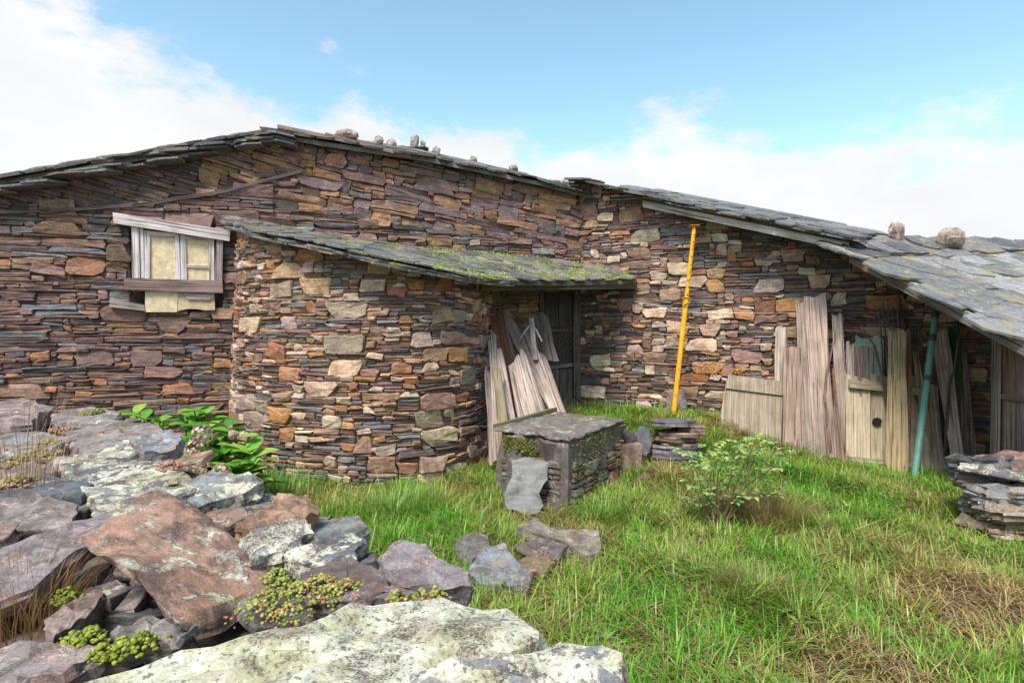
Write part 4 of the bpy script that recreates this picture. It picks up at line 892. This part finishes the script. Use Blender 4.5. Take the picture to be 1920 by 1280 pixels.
# yellow steel prop
yp = tag(empty('steel_prop', P(1262, 783, 7.55)), 'yellow adjustable steel prop holding up the roof fascia', 'prop')
a, b = P(1262, 784, 7.55), P(1302, 424, 7.68); YL = (.75, .36, .012); m = a.lerp(b, .60)
V, F = tube([a, m], .034, 14); centred('outer_tube', V, F, M_PAINT, yp, YL)
V, F = tube([m - (b - a).normalized() * .02, b], .027, 14); it = centred('inner_tube', V, F, M_PAINT, yp, YL)
V, F = tube([m - (b - a).normalized() * .06, m + (b - a).normalized() * .05], .042, 14); centred('collar', V, F, M_PAINT, yp, YL)
V, F = tube([m + Vector((-.07, -.03, .06)), m + Vector((.03, -.05, .06)), m + Vector((.04, -.05, .0)), m + Vector((-.05, -.05, -.04))], .008, 6); centred('pin', V, F, M_PAINT, yp, (.5, .2, .02))
V, F = prism([b + Vector(q) for q in ((-.055, -.055, .0), (.055, -.055, 0), (.055, .055, 0), (-.055, .055, 0))], Z * .012); centred('top_plate', V, F, M_PAINT, yp, (.42, .17, .03))
for k in range(9):
    c = m.lerp(b, .1 + k * .098); V, F = tube([c + Vector((0, -.0285, 0)), c + Vector((0, -.024, 0))], .008, 8); centred('hole', V, F, M_DARK, it)
# wire
wp = [onR(1190, 566, .05), onR(1225, 571, .09), onR(1265, 584, .12), onR(1330, 587, .12), onR(1400, 587, .12), P(1492, 587, 7.12)]
V, F = tube(wp, .0045, 5); tag(centred('wire', V, F, M_PAINT, None, (.5, .5, .5)), 'thin pale wire strung along the wall from the mossy roof to the boards', 'wire')

# ------------------------------------------------------------------ vegetation
def stonecrop(label, centers, spread, n, cols, r=.018, cat='stonecrop', name='stonecrop_clump'):
    cs = []
    for _ in range(int(n * 2.4)):
        c = random.choice(centers); gx_, gy_ = random.gauss(0, 1), random.gauss(0, 1); cs.append(c + Vector((gx_ * spread, gy_ * spread, .03 * math.exp(-(gx_ ** 2 + gy_ ** 2) * .6) - .012 + random.uniform(-.004, .006))))
    return tag(blobs(name, cs, r * .62, M_LEAF, cols, None, .8), label, cat, None, 'stuff')
SG = [(.30, .34, .06), (.40, .36, .10), (.22, .30, .05), (.42, .20, .10), (.5, .42, .16)]
MS = [(.26, .30, .03), (.17, .22, .02), (.34, .36, .05)]
stonecrop('yellow-green and red stonecrop between boulder and big pale slab', [P(500, 1120, 1.72), P(560, 1105, 1.74), P(600, 1090, 1.78), P(540, 1150, 1.62), P(620, 1110, 1.72), P(480, 1140, 1.66), P(650, 1100, 1.75)], .03, 330, SG, .010)
stonecrop('green stonecrop right beside the tilted boulder', [P(520, 1075, 1.88), P(530, 1095, 1.84)], .02, 70, SG[:3], .011)
stonecrop('stonecrop row under the grey flat stone', [P(745, 1120, 1.66), P(790, 1118, 1.66), P(820, 1113, 1.68)], .015, 80, SG, .011)
stonecrop('bright green moss cushion at the lower left corner', [P(230, 1210, 1.46), P(265, 1200, 1.48), P(190, 1225, 1.44), P(170, 1190, 1.52), P(140, 1200, 1.5)], .02, 260, MS, .011, 'moss', 'moss_cushion')
stonecrop('small moss tuft left of the tilted boulder', [P(115, 1118, 1.75), P(130, 1115, 1.75)], .015, 60, MS, .011, 'moss', 'moss_cushion')
stonecrop('mossy cushion on the far slab by the house', [P(180, 772, 4.5), P(165, 775, 4.5)], .03, 90, [(.17, .17, .03), (.22, .21, .05)], .022, 'moss', 'moss_cushion')
stonecrop('ochre stonecrop on the left slabs', [P(40, 860, 3.1), P(70, 850, 3.2), P(20, 875, 3.0), P(90, 830, 3.5)], .05, 200, [(.38, .33, .10), (.40, .22, .12), (.28, .28, .08)], .016)
stonecrop('pale orange stonecrop near left edge', [P(15, 905, 2.7), P(35, 900, 2.7)], .04, 110, [(.45, .33, .16), (.36, .30, .12)], .014)
stonecrop('reddish stonecrop beside the white lichen slab', [P(320, 872, 3.0), P(190, 815, 3.75), P(110, 805, 3.8)], .03, 90, [(.40, .18, .12), (.42, .28, .18)], .016)

def blades(name, x, y, z, length, width, lean, az, col, mat, label=None, cat=None, kind='stuff', curl=.5):
    n = len(x); dx, dy = np.cos(az), np.sin(az); sx2, sy2 = -dy, dx; V = np.zeros((n, 7, 3)); hs = [0, .4, .75, 1.0]
    k = 0
    for i, t in enumerate(hs):
        out = lean * length * (t ** (1 + curl)); hh = length * t * (1 - .35 * lean * t)
        cx, cy, cz = x + dx * out, y + dy * out, z + hh; w = width * (1.0, .95, .6, 0)[i] / 2
        if i < 3:
            V[:, k] = np.stack([cx - sx2 * w, cy - sy2 * w, cz], -1); V[:, k + 1] = np.stack([cx + sx2 * w, cy + sy2 * w, cz], -1); k += 2
        else: V[:, 6] = np.stack([cx, cy, cz], -1)
    b = (np.arange(n) * 7)[:, None]
    T = np.concatenate([b + np.array([[0, 1, 3]]), b + np.array([[0, 3, 2]]), b + np.array([[2, 3, 5]]), b + np.array([[2, 5, 4]]), b + np.array([[4, 5, 6]])], 0)
    me = bpy.data.meshes.new(name); me.vertices.add(n * 7); me.vertices.foreach_set('co', V.astype(np.float32).ravel())
    me.loops.add(len(T) * 3); me.loops.foreach_set('vertex_index', T.astype(np.int32).ravel()); me.polygons.add(len(T)); me.polygons.foreach_set('loop_start', np.arange(len(T), dtype=np.int32) * 3)
    me.update(calc_edges=True); me.validate()
    ca = me.color_attributes.new('Col', 'FLOAT_COLOR', 'POINT'); C = np.ones((n, 7, 4), np.float32); C[:, :, :3] = col[:, None, :]; ca.data.foreach_set('color', C.ravel())
    return tag(obj(name, me, mat), label, cat, None, kind)
def vnoise(x, y, f, s=0):
    return np.array([mnoise.noise(Vector((a * f + s, b * f - s, s * .37))) for a, b in zip(x, y)])
NT = 10400
tx = np.random.uniform(-2.6, 7.6, NT * 2); ty = np.random.uniform(1.25, 8.6, NT * 2) 
vis = (np.abs(tx / ty) < 1.5)
ex_ = np.interp(ty, [b for a, b in edge], [a for a, b in edge])
okh = tx > ex_ + .02
wallR = (tx - RA.x) * RN.x + (ty - RA.y) * RN.y > .05; wallM = (tx - MA.x) * MN.x + (ty - MA.y) * MN.y > .05
ax_ = np.array([p.x for p in AC]); ay_ = np.array([p.y for p in AC])
ina = (tx > -3.3) & (tx < -.3) & (ty > np.interp(tx, ax_, ay_) - .02)
def inquad(x, y, Q):
    r = np.ones(len(x), bool)
    for i in range(4):
        a, b = Q[i], Q[(i + 1) % 4]; r &= ((b.x - a.x) * (y - a.y) - (b.y - a.y) * (x - a.x)) > 0
    return r
inb = inquad(tx, ty, [q0, q1, q2, q3])
ok = vis & okh & wallR & wallM & ~ina & ~inb
tx, ty = tx[ok], ty[ok]; nt_ = len(tx)
bare = vnoise(tx, ty, .9, 3.1) + .5 * vnoise(tx, ty, 2.6, 8.0)
near_path = np.exp(-(((tx - 1.2) / .7) ** 2 + ((ty - 2.75) / .35) ** 2)) * .6 + np.exp(-(((tx - 2.5) / .6) ** 2 + ((ty - 3.2) / .5) ** 2)) * .5 + np.exp(-(((tx - 1.5) / .5) ** 2 + ((ty - 5.4) / .5) ** 2)) * .4
keep = np.random.rand(nt_) > np.clip((bare + near_path - .28) * 2.2, 0, .85)
tx, ty, bare = tx[keep], ty[keep], (bare + near_path)[keep]; nt_ = len(tx)
K = 20
bx = np.repeat(tx, K) + np.random.normal(0, .035, nt_ * K); by = np.repeat(ty, K) + np.random.normal(0, .035, nt_ * K); br = np.repeat(bare, K)
tl = np.repeat(np.random.uniform(.7, 1.35, nt_), K); taz = np.repeat(np.random.uniform(0, 6.28, nt_), K)
ln = np.random.uniform(.05, .17, nt_ * K) * tl * np.where(np.random.rand(nt_ * K) < .06, 1.6, 1); az_ = taz + np.random.normal(0, 1.0, nt_ * K)
lush = np.repeat(vnoise(tx, ty, .55, 21.), K)
mixv = np.clip(.20 + br * 1.0 - lush * .5 + np.random.normal(0, .27, nt_ * K), 0, 1)[:, None]
g1, g2, g3 = np.array([.13, .34, .022]), np.array([.31, .39, .07]), np.array([.50, .37, .16])
colr = np.where(mixv < .5, g1 + (g2 - g1) * mixv * 2, g2 + (g3 - g2) * (mixv * 2 - 1)) * np.random.uniform(.65, 1.25, (nt_ * K, 1))
bz = gz_np(bx, by) + bumps(bx, by) - .01
blades('grass', bx, by, bz, ln, np.random.uniform(.004, .0075, nt_ * K) * (1 + by * .06), np.random.uniform(.2, 1.5, nt_ * K), az_, colr, M_GRASS, 'long wet green grass with straw patches in the yard', 'grass')
NL = 42000
lx, ly = np.random.uniform(-1.5, 5, NL), np.random.uniform(1.3, 7.5, NL)
okl = (np.abs(lx / ly) < 1) & (lx > np.interp(ly, [b for a, b in edge], [a for a, b in edge]) + .05) & ~inquad(lx, ly, [q0, q1, q2, q3]) & ~((lx > -3.3) & (lx < -.3) & (ly > np.interp(lx, ax_, ay_) - .02))
okl &= (lx - RA.x) * RN.x + (ly - RA.y) * RN.y > .1
lx, ly = lx[okl], ly[okl]; nl = len(lx); pal = np.array([(.30, .17, .08), (.42, .28, .13), (.22, .11, .06), (.48, .38, .2)])
blades('dead_grass', lx, ly, gz_np(lx, ly) + bumps(lx, ly) + np.random.uniform(0, .03, nl), np.random.uniform(.05, .16, nl), np.random.uniform(.003, .007, nl), np.random.uniform(1.2, 2.4, nl), np.random.uniform(0, 6.28, nl), pal[np.random.randint(0, 4, nl)] * np.random.uniform(.7, 1.2, (nl, 1)), M_GRASS, 'flattened brown and straw dead grass among the green', 'dead grass')
wx, wy = [], []
for _ in range(90):
    k_ = random.randrange(nt_); wx += list(tx[k_] + np.random.normal(0, .06, 26)); wy += list(ty[k_] + np.random.normal(0, .06, 26))
wx, wy = np.array(wx), np.array(wy); nw = len(wx)
blades('broadleaf_weeds', wx, wy, gz_np(wx, wy) + bumps(wx, wy) + np.random.uniform(.01, .05, nw), np.random.uniform(.03, .09, nw), np.random.uniform(.016, .032, nw), np.random.uniform(.9, 1.8, nw), np.random.uniform(0, 6.28, nw), np.array([(.12, .26, .04), (.20, .33, .08), (.30, .34, .09)])[np.random.randint(0, 3, nw)], M_LEAF, 'small broad leaved weeds scattered through the grass', 'weeds')
def tuft(label, cx, cy, n, rad, L_, cols, cat='grass tuft', name='grass_tuft', lean=(.3, 1.2), w=(.003, .006), zoff=0):
    x = cx + np.random.normal(0, rad, n); y = cy + np.random.normal(0, rad, n); az = np.arctan2(y - cy, x - cx) + np.random.normal(0, .5, n)
    c = np.array(cols)[np.random.randint(0, len(cols), n)] * np.random.uniform(.7, 1.25, (n, 1)); z = gz_np(x, y) + bumps(x, y) - .01 + zoff
    return blades(name, x, y, z, np.random.uniform(.5, 1.1, n) * L_, np.random.uniform(*w, n), np.random.uniform(*lean, n), az, c, M_GRASS, label, cat, None)
STR = [(.42, .30, .13), (.36, .22, .09), (.25, .24, .08)]; RUS = [(.36, .17, .08), (.28, .13, .06), (.40, .25, .12)]
tuft('straw coloured drooping grass tuft at the foot of rose bush', 2.02, 4.55, 900, .12, .38, STR)
tuft('rusty dead bracken heap right of masonry block', 1.55, 5.65, 500, .10, .26, RUS, 'bracken', 'dead_bracken')
tuft('rusty dead bracken by the base of the bay', -.35, 6.25, 450, .10, .24, RUS, 'bracken', 'dead_bracken')
tuft('green upright tuft beside the masonry block front', .75, 4.75, 500, .08, .26, [(.14, .33, .03), (.2, .36, .05)])
tuft('lush green tuft below the bay wall', -1.0, 4.9, 900, .16, .30, [(.13, .33, .03), (.24, .38, .07)])
tuft('dense green tuft at the bay corner by the hydrangea', -2.1, 5.35, 700, .16, .32, [(.10, .28, .04), (.16, .34, .06)])
tuft('olive grass tuft in the middle of the yard', 1.45, 3.3, 700, .11, .24, [(.16, .24, .04), (.26, .28, .07), (.3, .24, .09)])
tuft('straw coloured dead grass at the lower left edge', -1.50, 1.75, 350, .06, .28, RUS + STR, lean=(.1, .8), w=(.0015, .003), zoff=.72)
tuft('tall dry stalks at the left edge over the slabs', -2.3, 2.7, 90, .07, .62, [(.42, .30, .2), (.35, .22, .14)], lean=(.05, .4), w=(.002, .0035), zoff=.75)
# plants with leaves
def leaf_mesh(name, L_, W_, fold=.25, droop=.3, seg=5, serr=0.):
    V = []; F = []
    for i in range(seg + 1):
        t = i / seg; w = W_ / 2 * (math.sin(math.pi * min(t * .92 + .06, 1)) ** .8) * (1 + (serr if i % 2 else -serr)); zc = -droop * L_ * t * t
        if i == seg: w = .001
        V += [(-w, L_ * t, zc + fold * w), (0, L_ * t, zc), (w, L_ * t, zc + fold * w)]
    for i in range(seg):
        a = i * 3; F += [(a, a + 1, a + 4, a + 3), (a + 1, a + 2, a + 5, a + 4)]
    return V, F
hy = tag(empty('hydrangea', (-2.75, 5.35, gz(-2.75, 5.35))), 'hydrangea shrub with glossy green leaves and faded pink flower heads', 'shrub')
LV, LF = leaf_mesh('leaf', .19, .105); HM = []
for c in ((.10, .30, .025), (.16, .38, .04), (.24, .40, .06), (.08, .22, .03)):
    me = mesh_from('leaf', LV, LF, [c + (1.,)] * len(LV)); me.polygons.foreach_set('use_smooth', [True] * len(me.polygons)); me.materials.append(M_LEAF); HM.append(me)
stems = [((365, 772), 4.95), ((395, 800), 4.85), ((440, 815), 4.75), ((470, 850), 4.65), ((420, 850), 4.6), ((380, 835), 4.8), ((455, 880), 4.55), ((270, 785), 5.1), ((300, 790), 5.05), ((345, 860), 4.7), ((430, 880), 4.55), ((360, 800), 4.9), ((410, 825), 4.75), ((450, 845), 4.65), ((400, 865), 4.6), ((475, 870), 4.6), ((345, 790), 5.0), ((385, 775), 4.95), ((255, 775), 5.2), ((425, 800), 4.8)]
for (px, py), d in stems:
    tip = P(px, py, d); base = Vector((tip.x * .7 - .8, 5.2 if d < 5 else 5.35, .1)); base.x = tip.x + random.uniform(-.12, .12); base.y = d + .2
    V, F = tube([base, base.lerp(tip, .6) + Vector((random.uniform(-.04, .04), 0, 0)), tip], [.011, .009, .006], 6); centred('stem', V, F, M_MATTE, hy, (.16, .15, .06))
    for k in range(13):
        t = 1 - (k // 2) * .09; o = base.lerp(tip, t); a = k * 2.4 + random.uniform(-.3, .3); el_ = (.55 if k < 4 else .15) + random.uniform(-.2, .2)
        l = bpy.data.objects.new('leaf', random.choice(HM)); COL.objects.link(l); s = random.uniform(.8, 1.3)
        l.matrix_basis = Matrix.Translation(o) @ Matrix.Rotation(a, 4, 'Z') @ Matrix.Rotation(el_, 4, 'X') @ Matrix.Rotation(random.uniform(-.3, .3), 4, 'Y') @ Matrix.Scale(s, 4); adopt(l, hy)
for (px, py), d, r in (((378, 815), 4.55, .085), ((365, 845), 4.5, .10), ((375, 878), 4.4, .095), ((415, 885), 4.4, .07), ((437, 815), 4.7, .04), ((345, 880), 4.4, .06)):
    c = P(px, py, d); bag = Bag()
    for k in range(150):
        v = Vector((random.gauss(0, 1), random.gauss(0, 1), random.gauss(0, 1))).normalized(); p = c + v * r * random.uniform(.8, 1.05); a = v.orthogonal().normalized(); b = v.cross(a); s = random.uniform(.010, .018); q = random.uniform(0, 6)
        pts = [p + (a * math.cos(q + j * 1.571) + b * math.sin(q + j * 1.571)) * s + v * random.uniform(-.004, .004) for j in range(4)]
        bag.add(pts, [(0, 1, 2), (0, 2, 3)], jit(random.choice([(.60, .42, .34), (.66, .55, .42), (.45, .26, .22), (.55, .50, .33)]), .2) + (1.,))
    base = c; tag(obj('flower_head', mesh_from('flower_head', [v - base for v in bag.V], bag.F, bag.C), M_LEAF, hy, base), kind='stuff')
rb_ = tag(empty('rose_bush', (1.55, 4.45, gz(1.55, 4.45))), 'thin rose bush with small pale green leaves in the grass', 'shrub')
bag = Bag(); RV, RF = leaf_mesh('leaflet', .045, .03, .2, .2, 3)
ends = [(1285, 840), (1310, 870), (1330, 835), (1350, 850), (1375, 830), (1400, 845), (1425, 830), (1450, 850), (1480, 845), (1440, 880), (1395, 890), (1345, 895), (1300, 905), (1465, 915), (1420, 820), (1380, 865), (1330, 920), (1410, 930), (1290, 935)]
for i, (px, py) in enumerate(ends):
    d = 4.55 + random.uniform(-.35, .3); tip = P(px, py, d); base = Vector((1.56 + random.uniform(-.06, .06), 4.42 + random.uniform(-.05, .05), gz(1.55, 4.45) - .02)); mid = base.lerp(tip, .55) + Vector((random.uniform(-.06, .06), 0, .08))
    V, F = tube([base, mid, tip], [.007, .0045, .0025], 5); centred('stem', V, F, M_MATTE, rb_, (.13, .10, .05))
    for k in range(9):
        t = random.uniform(.62, 1.04); o = mid.lerp(tip, (t - .5) * 2) if t > .5 else base.lerp(mid, t * 2); a = random.uniform(0, 6.28); dirv = Vector((math.cos(a), math.sin(a), random.uniform(-.1, .4))).normalized()
        for j in range(5):
            m4 = Matrix.Translation(o + dirv * (.03 + .022 * (j // 2 + 1))) @ Matrix.Rotation(a - 1.57 + (0 if j == 4 else (1.1 if j % 2 else -1.1)), 4, 'Z') @ Matrix.Rotation(random.uniform(-.2, .5), 4, 'X')
            bag.add([m4 @ Vector(v) for v in RV], RF, jit(random.choice([(.24, .40, .13), (.34, .46, .15), (.18, .33, .11), (.42, .44, .11)]), .15) + (1.,))
b0 = WL[rb_.name]; tag(obj('foliage', mesh_from('foliage', [v - b0 for v in bag.V], bag.F, bag.C), M_LEAF, rb_, b0), kind='stuff')
